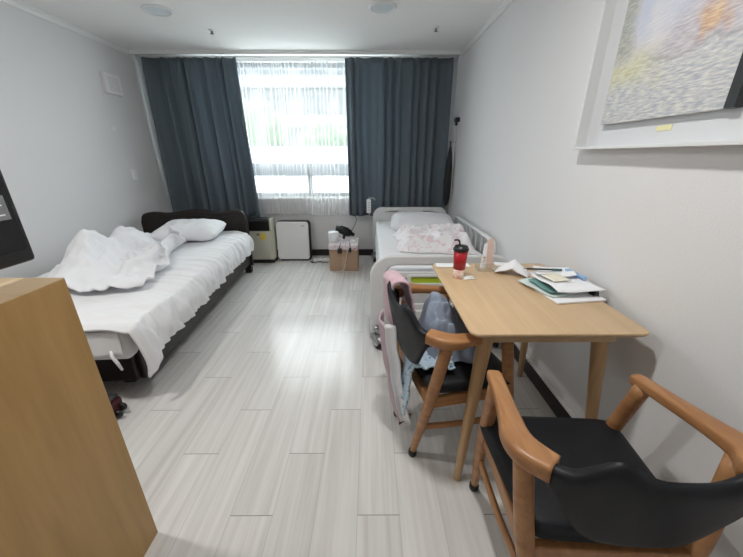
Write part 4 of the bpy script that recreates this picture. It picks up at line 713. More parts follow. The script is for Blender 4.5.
    -2,-3,-3,-3,-4,4,5,-4,-5,-2,-3,-6,-4,-1,2,0,-7,-4,0,2,3,4,6,1,7,-2,5,9,-1,1,1,0,-3,-3,0,1,-4,-5,-4,-3,-2,-3,-2,-3,-1,9,-6,-6,-4,-3,0,-1,1,2,3,2,0,1,0,
    3,2,2,1,1,0,-1,-1,1,2,4,7,3,7,1,3,3,-1,-3,-3,-3,-3,0,4,-5,-3,-2,-2,0,-6,-4,-2,0,1,-3,-3,-1,1,2,6,5,5,5,3,0,10,3,-3,-2,0,-1,-3,-5,-4,4,-1,-6,-3,-2,-2,
    -3,-1,0,6,-4,-6,-12,0,0,0,1,2,2,2,1,0,1,2,3,2,0,-1,-1,0,1,0,4,6,6,5,6,6,1,-3,-3,-2,-4,-2,0,1,2,-2,-8,-4,-2,-4,-5,-1,-1,0,-1,-1,-1,0,-1,0,10,7,1,9,3,-2,
    6,4,-4,-2,-1,3,-3,-5,-7,-1,5,-1,-8,0,-1,-3,0,6,2,0,-6,-25,3,2,1,0,2,3,2,0,0,1,3,4,2,1,-2,-2,0,1,2,4,5,5,5,6,7,-3,-3,-4,-4,-4,1,-3,-3,0,3,-4,-4,-4,-4,
    -5,-1,1,-1,-1,-1,0,1,3,3,8,4,-1,6,2,2,2,4,-1,-4,-2,6,-3,-5,-6,-6,3,3,-8,-2,3,-2,0,12,4,1,-8,-34,4,3,2,2,2,2,1,1,0,2,3,4,4,1,-2,-3,0,2,2,3,4,3,3,3,5,0,
    -6,-1,-6,-6,7,2,-5,-6,0,-1,-4,-2,-4,0,-1,-5,-1,0,0,0,1,3,6,8,0,1,3,2,2,1,1,3,2,0,-4,-4,0,-8,-5,7,-2,-4,-7,4,4,2,8,2,1,-6,-35,4,4,3,2,2,2,2,0,1,2,4,4,4,
    2,-2,-2,0,2,2,2,2,2,-2,1,1,0,-4,2,-2,-7,0,3,-2,-1,-2,-4,-3,-3,-2,-2,-1,-4,-2,3,-1,-1,2,3,5,7,3,0,3,2,2,-1,0,-1,3,2,-4,-4,5,-9,-1,6,-1,-10,-3,5,5,5,6,3,
    -5,-4,-33,3,4,4,2,2,3,1,1,1,2,4,4,3,1,-2,-1,0,3,3,1,2,-1,-6,-2,2,-4,0,0,3,0,-4,-3,0,-2,-1,-3,-4,-2,-2,-2,-4,-6,2,5,0,-2,1,3,4,5,5,3,1,3,2,0,-4,1,3,0,0,
    -4,2,-5,2,0,-1,-6,0,2,5,6,8,4,-5,-7,-32,3,3,4,2,2,2,2,1,1,3,3,4,2,1,-1,-1,0,0,3,2,-1,-4,-7,-3,2,-4,0,1,1,1,-2,0,-2,-1,-4,-1,-2,-2,-1,-1,-2,-3,0,-1,0,1,
    0,2,4,4,2,4,4,3,4,0,-3,3,1,0,-1,-4,-3,1,1,1,-4,-4,-1,4,4,8,8,-1,-3,-6,-25,0,2,3,2,2,2,1,1,2,2,4,3,3,1,0,0,-2,-3,0,2,-1,-4,-5,-2,-2,0,-3,0,-1,0,2,0,0,
    -2,-1,-2,-3,-1,1,3,-3,-1,-2,0,-2,-3,1,1,3,4,6,3,1,4,3,4,1,-2,1,1,0,-8,-6,1,5,2,-3,-6,-2,2,7,4,8,3,-6,-5,-17,-3,0,2,3,2,2,1,1,1,3,3,4,3,2,0,-1,-2,-4,-2,
    0,-1,-2,-4,-3,-1,-1,3,-1,-6,-4,1,4,0,-3,-3,0,0,0,3,6,-2,-4,-3,-7,-1,0,1,1,2,4,5,5,3,1,3,2,4,0,0,4,-1,-8,-1,-4,0,-1,1,-3,-7,0,10,3,6,8,-1,-8,-19,-2,0,2,
    2,3,2,2,0,2,2,3,4,3,2,1,-2,-3,-4,-2,-1,-1,-2,-5,-2,-2,1,2,-2,-1,-2,-5,1,2,-4,-1,3,0,0,0,2,5,0,-8,-8,-1,0,1,1,1,3,3,3,5,4,3,2,-1,0,6,2,-3,-2,-4,-3,-3,
    -2,-1,3,-8,1,7,6,1,7,6,-6,-23,-1,0,2,3,3,2,3,1,1,1,3,4,3,3,0,-3,-4,-4,-3,0,0,-1,-7,-5,0,-3,2,2,-3,-2,3,1,-3,-1,2,-1,1,2,3,-2,-1,3,-1,-9,-5,1,-2,0,1,1,
    1,4,7,4,5,0,0,-2,2,2,1,0,-4,-5,-1,-5,0,6,-6,4,6,1,2,1,7,-1,-25,0,1,2,2,4,3,3,2,1,1,2,3,4,3,0,-3,-5,-4,-1,0,-1,-2,-4,-7,-4,0,3,0,-1,-5,0,7,0,-5,1,1,1,3,
    3,-7,0,1,1,-6,-4,1,-3,-2,1,-1,3,7,3,4,6,-1,-1,-2,-1,-2,4,0,-1,-5,0,-3,4,4,-7,0,7,5,0,-4,5,4,-22,1,0,2,2,4,4,3,2,2,1,1,3,3,2,1,-2,-4,-2,0,0,1,-4,-4,-5,
    -4,0,0,-1,-5,1,-7,4,6,0,-2,-1,0,1,0,-6,0,3,1,-4,-7,-2,-1,2,-2,3,7,5,3,0,0,0,1,-1,-1,-3,0,4,-1,-2,-2,0,1,3,0,-5,1,6,0,-2,1,4,-12,1,1,0,3,3,4,4,3,1,1,1,
    2,2,2,2,0,-1,-2,0,1,-1,-4,-4,-4,-2,-2,1,-3,-9,2,-4,3,0,-2,0,1,1,1,-2,-3,-3,2,2,-4,-4,1,-1,-2,-1,8,5,4,3,4,1,-8,-2,-1,-2,0,-1,0,4,-3,-1,-1,-1,0,4,0,-6,
    4,6,5,-6,-3,-2,1,0,1,2,4,4,3,2,2,1,1,0,2,2,2,2,1,0,0,-1,-3,-3,-5,-3,-1,-2,-1,-6,-5,-1,1,1,3,2,-7,-2,3,2,1,-5,0,0,-3,1,-1,-1,3,1,-6,2,7,5,2,2,4,-5,-6,
    -6,-2,0,4,-5,5,-1,-2,0,-4,-2,2,5,-4,3,11,6,-3,-8,-7,3,1,2,2,3,4,2,2,1,2,0,1,1,1,2,2,3,2,1,-1,-4,-5,-5,-4,-3,-3,-4,1,-7,1,1,2,3,5,0,-8,-1,7,0,-8,-6,1,1,
    -3,3,3,1,3,-2,-3,4,5,2,3,-2,-7,-3,-2,-4,1,5,-5,0,6,1,-4,-5,5,-5,3,4,-3,8,5,6,-6,-16,4,3,1,3,3,3,1,1,1,2,2,0,1,1,1,2,3,3,1,-1,-4,-5,-5,-4,-3,-3,-4,2,-6,
    0,2,2,2,4,5,-3,-6,3,-5,-8,0,5,-3,-3,5,3,1,-3,-2,4,4,2,1,-1,-6,-1,3,-3,-2,2,-1,-1,-4,0,7,-1,-5,6,-7,5,6,-8,1,7,11,1,-21,3,2,2,2,3,2,0,0,1,3,2,1,1,0,0,2,
    2,2,1,-1,-3,-4,-4,-5,-2,-3,-2,1,3,-4,-2,3,2,3,2,-2,-3,0,1,-8,-2,7,1,-5,0,4,2,-1,-6,-3,6,5,-3,-6,1,5,5,3,-3,-3,-1,-2,0,-5,5,-4,-2,5,-5,0,8,0,-3,6,10,6,
    -23,1,2,1,2,2,2,-1,0,0,2,3,2,0,0,0,1,2,1,1,-2,-4,-3,-2,-5,-2,-2,-1,6,1,-5,-2,1,5,-1,-3,0,-4,0,8,0,-7,0,8,1,-6,1,4,0,-3,-4,0,2,3,-7,3,5,6,5,-5,-2,-3,0,
    -1,-7,1,-3,2,1,0,-3,1,6,3,4,9,6,-25,1,1,1,2,2,1,0,-2,0,1,2,1,1,0,-1,1,2,2,1,-2,-5,-4,1,-6,-1,-3,1,7,0,-3,-5,3,8,2,-7,-6,-2,4,4,5,0,-6,1,8,1,-5,1,3,-3,
    -4,-3,-2,9,-6,0,6,4,5,1,-5,-2,-4,-5,-2,-2,1,2,2,0,-1,-3,-2,6,10,12,6,-32,3,1,1,1,2,2,0,-1,-1,0,0,0,0,-1,0,1,2,3,1,-3,-3,-3,0,-5,-3,1,5,3,1,-3,-5,7,7,3,
    -3,-7,-8,-1,4,5,6,1,-6,0,9,2,-4,0,0,-3,-4,-2,7,1,-6,0,3,2,7,0,-5,-2,-6,-6,0,2,3,2,1,0,0,-3,2,9,10,9,-35,2,1,1,2,2,2,1,0,-2,-1,-1,-1,-1,-2,0,0,2,4,4,-1,
    -3,-3,-1,-1,-2,2,2,3,2,-1,-7,0,4,0,3,1,-5,-7,-1,5,5,5,1,-5,2,9,4,0,-3,-5,-5,-1,2,4,0,-8,-4,-2,9,8,-4,-9,-4,-2,0,7,2,2,1,1,1,0,4,8,6,6,-33,-1,-1,1,2,2,
    2,2,0,-1,-2,-2,-2,-1,-2,-1,0,1,4,6,2,-1,-3,-2,0,-1,3,2,-2,5,1,-6,-8,-2,-3,3,2,5,0,-6,0,7,0,6,1,-3,4,6,7,-1,-7,-6,-3,1,2,3,-2,-7,-7,1,10,-1,-7,-2,-2,2,
    9,4,-1,1,1,4,0,7,8,7,3,-36,-5,-1,0,2,2,2,2,0,-1,-1,-2,-2,-2,-1,0,0,1,4,6,3,2,-2,-3,0,-3,5,0,-6,1,-1,-1,-2,-1,-2,-1,-3,-1,6,4,-6,7,-4,2,7,5,4,3,1,3,-8,
    -6,-4,0,1,-4,0,-3,-4,-5,6,2,-2,-2,3,5,3,7,3,-1,-2,8,2,7,6,9,4,-48,-3,-1,1,2,2,1,1,0,0,-1,-2,-2,-2,0,1,3,2,3,6,4,3,-1,-4,-1,-4,1,-2,-3,-4,-3,-5,-1,1,6,
    1,-2,-3,0,9,-3,1,3,-4,0,5,6,9,4,-4,-7,-5,-4,-1,-1,-6,-3,1,-4,-3,1,6,0,-2,1,8,6,6,8,3,-3,4,8,7,4,6,6,-60,0,0,2,2,1,1,0,-1,-1,0,-1,-2,-1,-1,2,4,4,4,6,5,
    3,-1,-3,-3,-2,-4,-2,-4,-4,-5,-3,1,-2,3,6,0,-1,-1,7,4,-3,0,2,-1,4,0,2,6,-4,-6,-5,-4,-5,-2,-1,-5,2,0,3,-4,1,5,-3,3,9,7,7,8,7,0,1,6,7,6,8,6,-73,2,1,2,2,1,
    1,-1,-1,-2,-1,0,-1,-1,-1,2,3,5,5,5,6,3,1,-1,-3,-3,-3,-4,-4,-3,-5,-3,0,2,-4,3,4,1,0,2,8,5,-2,0,1,2,1,-5,0,-3,-5,-5,-7,-2,1,-1,-2,4,1,0,-2,-2,5,0,5,6,8,
    6,8,7,2,5,8,3,1,11,8,-81,2,3,2,2,1,0,-1,-2,-2,-2,-1,-1,0,1,1,2,4,5,6,5,4,4,0,-2,-3,-3,-3,-4,-1,0,-2,-2,-2,-3,-4,2,3,-1,3,4,7,2,2,2,4,1,-5,-8,-7,-5,-7,
    -3,2,0,2,2,-4,-2,3,-1,0,2,5,5,6,7,7,3,8,8,6,7,0,-1,8,10,-80,3,2,2,2,1,0,-1,-3,-2,-3,-2,0,0,2,2,2,3,4,4,5,5,5,3,-1,-3,-2,-4,-3,-2,3,3,-2,-6,-2,-2,-5,-3,
    -1,1,6,6,5,2,7,1,-5,-5,-8,-8,-6,-3,2,0,0,0,4,1,-6,-1,2,0,3,6,7,6,6,7,4,8,8,7,7,3,-1,2,10,-75,-1,1,2,1,1,0,-2,-2,-3,-3,-2,-1,1,3,3,2,2,3,3,4,5,5,6,-1,
    -1,-3,-2,-3,-1,0,4,-4,-4,2,2,-8,-9,-7,-2,10,10,1,3,7,-1,-4,-6,-7,-10,-5,1,2,1,-2,-1,1,6,2,-6,-2,2,3,9,7,7,6,7,7,5,7,9,6,4,3,-4,7,-70,-4,0,1,1,1,0,-2,
    -3,-2,-3,-2,-1,1,3,3,2,2,1,0,4,5,7,8,1,-1,-1,-3,-1,-2,0,2,1,-5,-3,3,-3,-7,-10,-6,6,12,7,1,0,-1,-4,-6,-7,-9,-3,1,3,1,0,-3,-2,3,4,-2,-1,2,3,12,7,6,7,7,8,
    6,6,7,8,6,2,-7,4,-73,-1,0,1,1,1,-1,-1,-3,-2,-2,-2,-1,0,1,3,3,1,-1,-2,3,6,6,6,3,3,2,0,0,-1,-3,4,-2,-7,-3,-1,-7,-3,-3,-5,-2,9,7,2,2,0,-4,-5,-3,-7,-4,2,3,
    1,-1,-2,-5,2,3,2,1,2,4,7,8,9,7,8,7,7,6,6,9,7,-3,-2,4,-85,2,2,1,1,1,-1,-1,-2,-2,-1,-1,-1,-2,0,1,3,-1,-2,-2,2,6,6,5,5,3,4,3,4,3,-8,0,-4,-6,-7,-7,-5,-5,0,
    -2,2,8,4,4,3,2,-4,-5,-6,-4,0,3,4,3,-1,-4,-7,2,4,3,2,2,5,8,6,8,7,7,8,8,6,6,8,8,1,-2,0,-95,5,2,2,1,1,-1,-2,-2,-1,0,1,-1,-2,-1,0,0,0,-3,-3,2,6,6,5,0,5,5,
    5,3,6,-2,-6,-3,-7,-10,-4,-1,-4,2,-1,-2,2,4,2,7,4,-6,-5,-2,-2,-1,4,4,6,1,-4,-5,-2,2,3,2,3,2,8,10,7,6,7,7,9,6,6,7,7,6,-2,0,-105,4,4,2,0,1,-1,-2,-2,-1,0,
    2,1,-1,-1,0,-1,-1,-2,-3,1,4,5,3,-3,3,7,6,4,5,2,-2,-2,-5,-5,-9,-5,0,-3,-7,1,4,0,-1,9,0,0,-2,-5,1,3,3,5,5,-1,2,-3,-2,1,3,2,2,3,9,10,7,5,6,7,6,7,8,7,8,6,
    -5,3,-113,4,4,2,0,0,-2,-1,-2,-2,1,1,3,2,1,-1,-2,-2,-3,-2,0,3,3,1,0,-4,5,4,5,3,4,-2,-2,-1,-1,-8,-2,-2,-7,-1,4,3,0,-4,4,4,4,-3,-4,3,3,4,0,-1,5,0,0,3,3,3,
    2,3,4,8,8,6,7,6,6,6,5,9,7,5,5,-5,3,-117,5,4,2,0,-1,-2,-2,-1,-1,0,1,3,4,3,-1,-2,-3,-4,-3,0,3,4,3,-4,-7,0,1,6,2,4,-1,-2,0,0,-4,-4,-2,-1,7,4,3,-1,-2,5,2,
    2,1,-4,2,4,2,0,-4,-1,7,3,3,3,3,4,3,5,7,7,6,7,6,6,6,4,9,8,5,-1,-1,4,-125,6,4,2,-1,-2,-2,-2,-1,0,0,2,3,5,2,0,-2,-2,-4,-5,-2,2,4,5,1,-3,-3,-7,0,5,1,2,-2,
    1,-4,-3,3,5,0,7,5,2,0,0,4,3,1,1,-2,0,2,2,-1,-3,-7,5,7,6,4,4,4,3,4,7,8,6,6,6,6,5,5,7,6,7,4,-1,2,-132,5,5,2,-1,-3,-3,-2,-1,0,1,2,4,4,2,0,-1,-1,-2,-6,-6,
    0,4,1,-1,-1,4,-4,-6,4,4,1,0,1,1,-1,2,5,4,5,6,1,0,2,3,4,-1,2,-1,1,1,0,-1,-6,-5,6,6,5,4,4,5,4,5,6,7,6,6,5,6,5,5,6,6,5,8,3,0,-141,5,5,3,-1,-3,-3,-3,-1,-1,
    1,2,4,5,3,2,0,0,-2,-6,-8,-4,1,3,1,-6,1,1,0,3,3,3,1,2,2,2,3,3,5,5,6,-1,0,3,2,4,1,1,0,2,2,-1,-2,-5,-7,-1,8,8,4,5,5,6,5,4,6,7,6,4,6,6,3,7,2,6,11,6,2,-153,
    6,5,3,1,-3,-3,-3,-2,-2,0,2,4,4,5,4,3,1,-2,-6,-7,-6,-3,-2,-1,-1,7,4,1,-1,3,3,3,2,2,3,4,4,3,-1,3,3,5,2,3,3,2,1,2,2,3,0,-3,-4,-7,-7,1,9,9,6,6,7,4,6,4,6,7,
    5,4,4,2,8,4,6,7,7,7,-161,4,5,5,2,-2,-2,-2,-4,-3,-1,1,4,4,5,6,4,2,-3,-5,-4,-3,-2,-3,-6,-3,0,3,9,4,3,4,2,2,2,4,3,4,1,3,4,0,1,5,4,3,2,2,2,4,2,2,-3,-3,-7,
    -7,-7,2,11,11,7,7,6,5,6,4,7,6,6,3,2,5,7,6,7,7,6,-167,0,5,8,5,-3,-2,0,-3,-7,-5,3,4,5,4,6,6,5,-3,-5,-1,-2,-3,-3,-4,-3,-4,-3,4,9,8,8,0,2,1,4,4,3,2,5,4,0,
    -1,4,4,3,3,2,3,5,2,3,-2,-5,-5,-6,-8,-5,5,11,11,10,7,6,5,5,6,7,6,4,2,3,6,7,7,7,4,])
columns = []
for steps in duvet_steps:
    run, points = 0, []
    for step in steps: run += step; points.append(run/500)
    columns.append(points)
bm = B(); DN = 77
def place(x, y, z):
    up = z*(1.0-.45*sstep(1.3, 1.6, y))
    inside = sstep(.0, .05, z)*sstep(.45, .62, y)
    a, b = .73*x+.68*y, .68*x-.73*y
    wa = a+.05*ns(x*5, y*5, 3); wb = b+.06*ns(x*5, y*5, 8)
    fold = .55*ridge(wa*7.5, wb*2.2, 1)+.30*ridge(wa*15, wb*5, 4)+.2*ridge(x*13, y*13, 6)
    zone = math.exp(-((x-.48)/.36)**2-((y-1.12)/.30)**2)+.45*math.exp(-((x-.3)/.25)**2-((y-1.6)/.2)**2)
    up += inside*(.085*(fold-.2)*zone + .085*math.exp(-((x-.36)/.17)**2-((y-1.0)/.2)**2) + .10*math.exp(-((x-.26)/.22)**2-((y-1.55)/.18)**2))
    up *= .12+.88*sstep(0, .30, x-.10*sstep(1.0, .5, y))
    return (-2.335+.765*x+.14*(1-sstep(.5, 1.1, y))*(1-min(1, x/.9)), 1.345+.90*y, max(z*.3, up)+.502)
vs = [bm.verts.new(place(x, y, z)) for x, y, z in zip(*columns)]
for i in range(len(vs)//DN-1):
    for j in range(DN-1): bm.faces.new((vs[i*DN+j], vs[(i+1)*DN+j], vs[(i+1)*DN+j+1], vs[i*DN+j+1]))
d = obj('duvet', bm, M['duvet'], None, True)
sm = d.modifiers.new('s', 'SOLIDIFY'); sm.thickness = .014; sm.offset = 0
ss = d.modifiers.new('ss', 'SUBSURF'); ss.levels = 1; ss.render_levels = 1
tag(d, 'rumpled white duvet heaped on the left bed', 'duvet')
mt = Matrix.Translation((-1.79, 3.15, .585)) @ Matrix.Rotation(.05, 4, 'Z') @ Matrix.Rotation(.10, 4, 'X')
tag(pillow('pillow', .60, .44, .155, M['duvet'], None, 3.1, mt, .016), 'white pillow lying before the scalloped dark headboard', 'pillow')
lp = bpy.data.objects['pillow']; PIV = V((-1.37, 3.5, 0)); RZ = math.radians(3.7)
for o in (bed, ms, q, d, lp):
    o.location = PIV-Matrix.Rotation(RZ, 3, 'Z') @ PIV; o.rotation_euler = (0, 0, RZ)


# suitcase on the floor by the bed
t = thing('suitcase', 'burgundy suitcase lying flat on the floor by the foot of the bed', 'suitcase', (-1.52, 1.06, 0))
bm = box(B(), -.23, .215, -.30, .30, .012, .098, .018, 3); obj('shell', bm, M['suitcase'], t)
obj('lid', box(B(), -.222, .205, -.29, .292, .098, .112, .010, 2), M['suit_top'], t)
for x, y in ((.222, .27), (.222, .235)):
    w = lathe(B(), [(0, -.009), (.019, -.009), (.022, 0), (.019, .009), (0, .009)], (x+.002, y, .045 if y > .25 else .028), 16, 'Y')
    obj('wheel', w, M['black'], t, True)
obj('handle', tube(B(), [(-.06, -.30, .055), (-.06, -.325, .055), (.05, -.325, .055), (.05, -.30, .055)], .008, 8), M['black'], t, True)

# ------------------------------------------------------------------ window-side appliances
t = thing('dehumidifier', 'cream dehumidifier with black top panel beside the dark headboard', 'dehumidifier', (-1.365, 3.93, 0))
bm = box(B(), -.165, .165, -.07, .075, .045, .43, .008); box(bm, .143, .165, -.07, .075, .40, .556, .006); obj('body', bm, M['cream'], t)
obj('base', box(B(), -.160, .160, -.066, .075, 0, .05, .006), M['blackmat'], t)
obj('front_panel', box(B(), -.150, .140, -.076, -.068, .06, .405, .004), plain('cream_panel', (.60, .59, .50), .4), t)
cp = B(); prism(cp, [(-.08, .415), (-.078, .53), (-.05, .556), (.07, .560), (.07, .415)], lambda a, b, k: (-.163 if k == 0 else .1425, a, b))
obj('control_panel', cp, M['black'], t)
obj('sticker', box(B(), .02, .09, -.0785, -.0755, .30, .385), M['yellow'], t)
obj('water_label', box(B(), -.02, .015, -.0785, -.0755, .355, .385), plain('grey_label', (.25, .24, .18), .6), t)
t = thing('air_purifier', 'white flat-fronted air purifier standing under the window', 'air purifier', (-.975, 4.02, 0))
tilt = Matrix.Rotation(math.radians(-4), 4, 'X')
plate('front_cover', [rrect(-.20, .19, .02, .485, .03)], .03, .008, M['white'], t, tilt @ XZ(-.045))
plate('rear_body', [rrect(-.195, .205, .01, .498, .03)], .07, .012, M['black'], t, tilt @ XZ(.006))
obj('badge', box(B(), .11, .15, -.0625+.03*0, -.060, .44, .448), M['silver'], t).matrix_local = tilt
obj('foot_bar', box(B(), -.17, .18, -.06, .05, 0, .02, .004), M['blackmat'], t)

t = thing('cardboard_box', 'brown cardboard box on the floor under the window sill', 'box', (-.305, 3.715, 0))
obj('carton', box(B(), -.165, .165, -.155, .155, 0, .305, .004), M['card'], t)
obj('tape', box(B(), -.022, .022, -.1565, -.1545, .01, .30), M['tape'], t)
obj('flap', box(B(), -.163, .163, -.160, -.156, .235, .305, .001), M['card'], t)
# white towel with red print over the box
def tw(u, v):
    x = -.475+.34*u; s = v*.385
    if s < .33: y, z = 3.87-s, .312
    else: y, z = 3.545-.004, .312-(s-.33)
    if .30 < s < .36: z -= .004
    return V((x, y, z+.006*ns(x*14, s*14)+.008))
tag(cloth('folded_towel', tw, 30, 36, M['redprint'], None, .008), 'white cloth with red print laid over the top of the cardboard box', 'towel')
t = thing('charger', 'left black plug adapter hanging on the front of the cardboard box', 'charger', (-.345, 3.515, .26), 0, 'plug adapters on the box')
obj('plug_body', box(B(), -.022, .026, -.022, .012, -.03, .028, .008), M['black'], t)
obj('wire', tube(B(), [(0, 0, .026), (.005, .01, .055), (.01, .05, .078)], .004, 6), M['cable_b'], t, True)
t = thing('charger', 'right black plug adapter hanging on the front of the cardboard box', 'charger', (-.225, 3.515, .265), 0, 'plug adapters on the box')
obj('plug_body', box(B(), -.014, .014, -.018, .012, -.022, .028, .006), M['black'], t)
obj('wire', tube(B(), [(0, 0, .026), (0, .01, .052), (-.01, .05, .075)], .004, 6), M['cable_b'], t, True)
tag(obj('charging_cable', tube(B(), [(-.262, 3.52, .30), (-.26, 3.528, .24), (-.275, 3.54, .16), (-.29, 3.542, .08), (-.31, 3.53, .02), (-.36, 3.50, .006)], .005, 6), M['cable_w'], None, True), 'white cable dangling down the front of the cardboard box', 'cable')
t = thing('tissue_roll', 'white tissue roll standing on the cardboard box', 'tissue roll', (-.425, 3.68, .325))
obj('paper_roll', lathe(B(), [(.02, 0), (.058, 0), (.061, .004), (.061, .112), (.058, .116), (.02, .116)], seg=32), M['paper'], t, True)
obj('core', lathe(B(), [(0, .01), (.0195, .01), (.0195, .114), (0, .114)], seg=20), M['card'], t, True)
t = thing('hair_dryer', 'black hair dryer lying on the cardboard box', 'hair dryer', (-.30, 3.775, .335))
obj('barrel', tube(B(), [(-.10, -.02, .135), (-.06, -.01, .125), (.02, 0, .085), (.07, .01, .06)], [.036, .050, .052, .040], 16), M['black'], t, True)
obj('nozzle', tube(B(), [(.07, .01, .06), (.11, .015, .043)], [.036, .028], 16, (1.1, .7)), M['blackmat'], t, True)
obj('grip', tube(B(), [(.0, -.01, .08), (-.005, -.03, .035), (-.015, -.05, .018)], [.022, .019, .018], 12), M['black'], t, True)
t = thing('power_adapter', 'small white power adapter on the box beside the hair dryer', 'adapter', (-.20, 3.64, .322))
obj('block', box(B(), -.03, .03, -.02, .02, .0, .034, .006), M['white'], t)
obj('prong', tube(B(), [(.03, -.008, .017), (.045, -.008, .017)], .003, 6), M['metal'], t)
obj('prong', tube(B(), [(.03, .008, .017), (.045, .008, .017)], .003, 6), M['metal'], t)
t = thing('power_strip', 'white power strip on the floor left of the cardboard box', 'power strip', (-.60, 3.93, 0), .1)
obj('strip_body', box(B(), -.12, .12, -.028, .028, 0, .034, .006), M['white'], t)
for k in range(3): obj('socket', lathe(B(), [(0, 0), (.018, 0), (.018, .003), (0, .003)], (-.07+.065*k, 0, .033), 18), M['hosp2'], t)
tag(obj('power_cable', tube(B(), [(-.50, 3.835, .02), (-.46, 3.88, .10), (-.49, 3.93, .06), (-.55, 4.0, .01), (-.66, 4.03, .008), (-.74, 3.99, .008)], .006, 6), M['cable_w'], None, True), 'white flex coiling up beside the cardboard box', 'cable')
def wig(x0, y0, n, r, s): return [(x0+.03*k+r*math.sin(k*1.9+s), y0+r*math.cos(k*1.3+s), .007+.004*(k % 2)) for k in range(n)]
tag(obj('floor_cable', tube(B(), wig(-.77, 3.88, 9, .028, .4), .005, 6), M['cable_b'], None, True), 'dark tangled cable on the floor by the air purifier', 'cable')
tag(obj('wall_cable', tube(B(), [(-.18, 4.06, .55), (-.17, 4.12, .50), (-.20, 4.13, .42), (-.24, 4.05, .36), (-.26, 3.9, .335)], .004, 6), M['cable_b'], None, True), 'dark cable hanging from the curtain hem down to the cardboard box', 'cable')

# ------------------------------------------------------------------ hospital bed
hx0, hx1 = .012, .952
t = thing('hospital_bed', 'ivory hospital bed on casters along the right wall', 'bed', (0, 0, 0))
def arch(x0, x1, z0, z1, r, bow=.0):
    p = rrect(x0, x1, z0, z1, [.02, .02, r, r], 10)
    c = (x0+x1)/2; w = (x1-x0)/2
    return [(a, b+bow*(1-((a-c)/w)**2)*sstep((z0+z1)/2, z1, b)) for a, b in p]
yf = 2.02
inner = arch(hx0+.078, hx1-.078, .25, .598, .085, .012)
plate('footboard_frame', [arch(hx0, hx1, .180, .635, .125, .028), list(reversed(inner))], .036, .012, M['hosp'], t, XZ(yf))
ip = arch(hx0+.07, hx1-.07, .235, .532, .07, .010)
rec = rrect(hx0+.115, hx1-.115, .30, .505, .04)
plate('footboard_panel', [ip, rec], .020, .007, M['hosp'], t, XZ(yf+.004))
plate('recess', [rrect(hx0+.11, hx1-.11, .295, .51, .04)], .010, .002, M['hosp2'], t, XZ(yf+.010))
g0 = rrect(.255, .455+.25, .445, .522, [.04, .04, .01, .01]); g1 = rrect(.272, .437+.25, .46, .512, [.028, .028, .006, .006])
plate('card_holder', [g0, g1], .014, .004, M['hosp'], t, XZ(yf-.010))
lab(plate('name_card', [rrect(.27, .69, .458, .514, .02)], .005, .001, M['green'], t, XZ(yf-.004)), 'lime green card in the footboard holder')
plate('footboard_skirt', [rrect(hx0, hx1, .088, .185, .012)], .045, .012, M['hosp'], t, XZ(yf+.004))
yh = 3.935
s1 = [(.16, .618), (.185, .648), (.345, .655), (.365, .618)]; s2 = [(.622, .618), (.642, .655), (.795, .648), (.82, .618)]; s3 = rrect(.42, .565, .650, .662, .005)
plate('headboard', [arch(.05, hx1-.02, .20, .668, .09, .02), s1, s2, s3], .045, .012, M['hosp'], t, XZ(yh))
bm = B(); box(bm, .06, .10, 2.05, 3.9, .33, .38, .004); box(bm, .86, .90, 2.05, 3.9, .33, .38, .004)
for y in (2.1, 2.7, 3.3, 3.85): box(bm, .10, .86, y-.02, y+.02, .33, .38, .004)
obj('bed_frame', bm, M['hosp2'], t)
obj('platform', box(B(), .07, .89, 2.055, 3.90, .385, .425, .006), M['hosp2'], t)
bm = B()
for y in (2.25, 3.6):
    box(bm, .14, .18, y-.02, y+.02, .10, .34, .004); box(bm, .78, .82, y-.02, y+.02, .10, .34, .004)
box(bm, .14, .18, 1.94, 3.9, .10, .14, .004); box(bm, .78, .82, 1.94, 3.9, .10, .14, .004)
box(bm, .05, .91, 1.93, 1.97, .115, .155, .004); box(bm, .05, .91, 3.86, 3.9, .115, .155, .004)
obj('base_frame', bm, M['metal'], t)
def caster(x, y, a):
    c = obj('caster', B(), M['metal'], t); c.location = (x, y, 0); c.rotation_euler = (0, 0, a)
    obj('wheel', lathe(B(), [(0, -.018), (.030, -.018), (.040, -.020), (.052, -.014), (.053, 0), (.052, .014), (.040, .020), (.030, .018), (0, .018)], (0, 0, .053), 28, 'X'), M['blackmat'], c, True)
    obj('hub_cap', lathe(B(), [(0, -.0225), (.028, -.0225), (.034, -.0205), (.034, .0205), (.028, .0225), (0, .0225)], (0, 0, .053), 24, 'X'), M['hosp2'], c, True)
    bm = B(); prism(bm, rrect(-.055, .05, .058, .112, [.01, .01, .03, .05], 5), lambda p, q, k: (-.030 if k == 0 else .030, p, q))
    obj('fork', bm, M['metal'], c)
    obj('stem', lathe(B(), [(0, .11), (.018, .11), (.018, .165), (0, .165)], (0, .012, 0), 16), M['metal'], c, True)
    lab(obj('brake_pedal', box(B(), -.022, .022, -.085, -.04, .092, .104, .004), M['white'], c), 'white brake pedal')
    return c
caster(.052, 1.945, .5); caster(.89, 1.955, -.3); caster(.06, 3.90, .2); caster(.90, 3.90, 0)
# raised side rail by the wall, lowered one on the aisle
def bedrail(x, y0, y1, z0, z1, nb):
    r = obj('side_rail', B(), M['hosp'], t)
    bm = B(); tube(bm, [(x, y0, z0), (x, y0, z1-.03), (x, y0+.03, z1), (x, y1-.03, z1), (x, y1, z1-.03), (x, y1, z0)], .017, 12); obj('top_bar', bm, M['hosp'], r, True)
    obj('bottom_bar', box(B(), x-.012, x+.012, y0, y1, z0, z0+.03, .005), M['hosp'], r)
    for k in range(1, nb): 
        y = y0+(y1-y0)*k/nb
        obj('rail_bar', box(B(), x-.008, x+.008, y-.014, y+.014, z0+.02, z1, .004), M['hosp'], r)
bedrail(.932, 2.32, 3.46, .44, .665, 8)

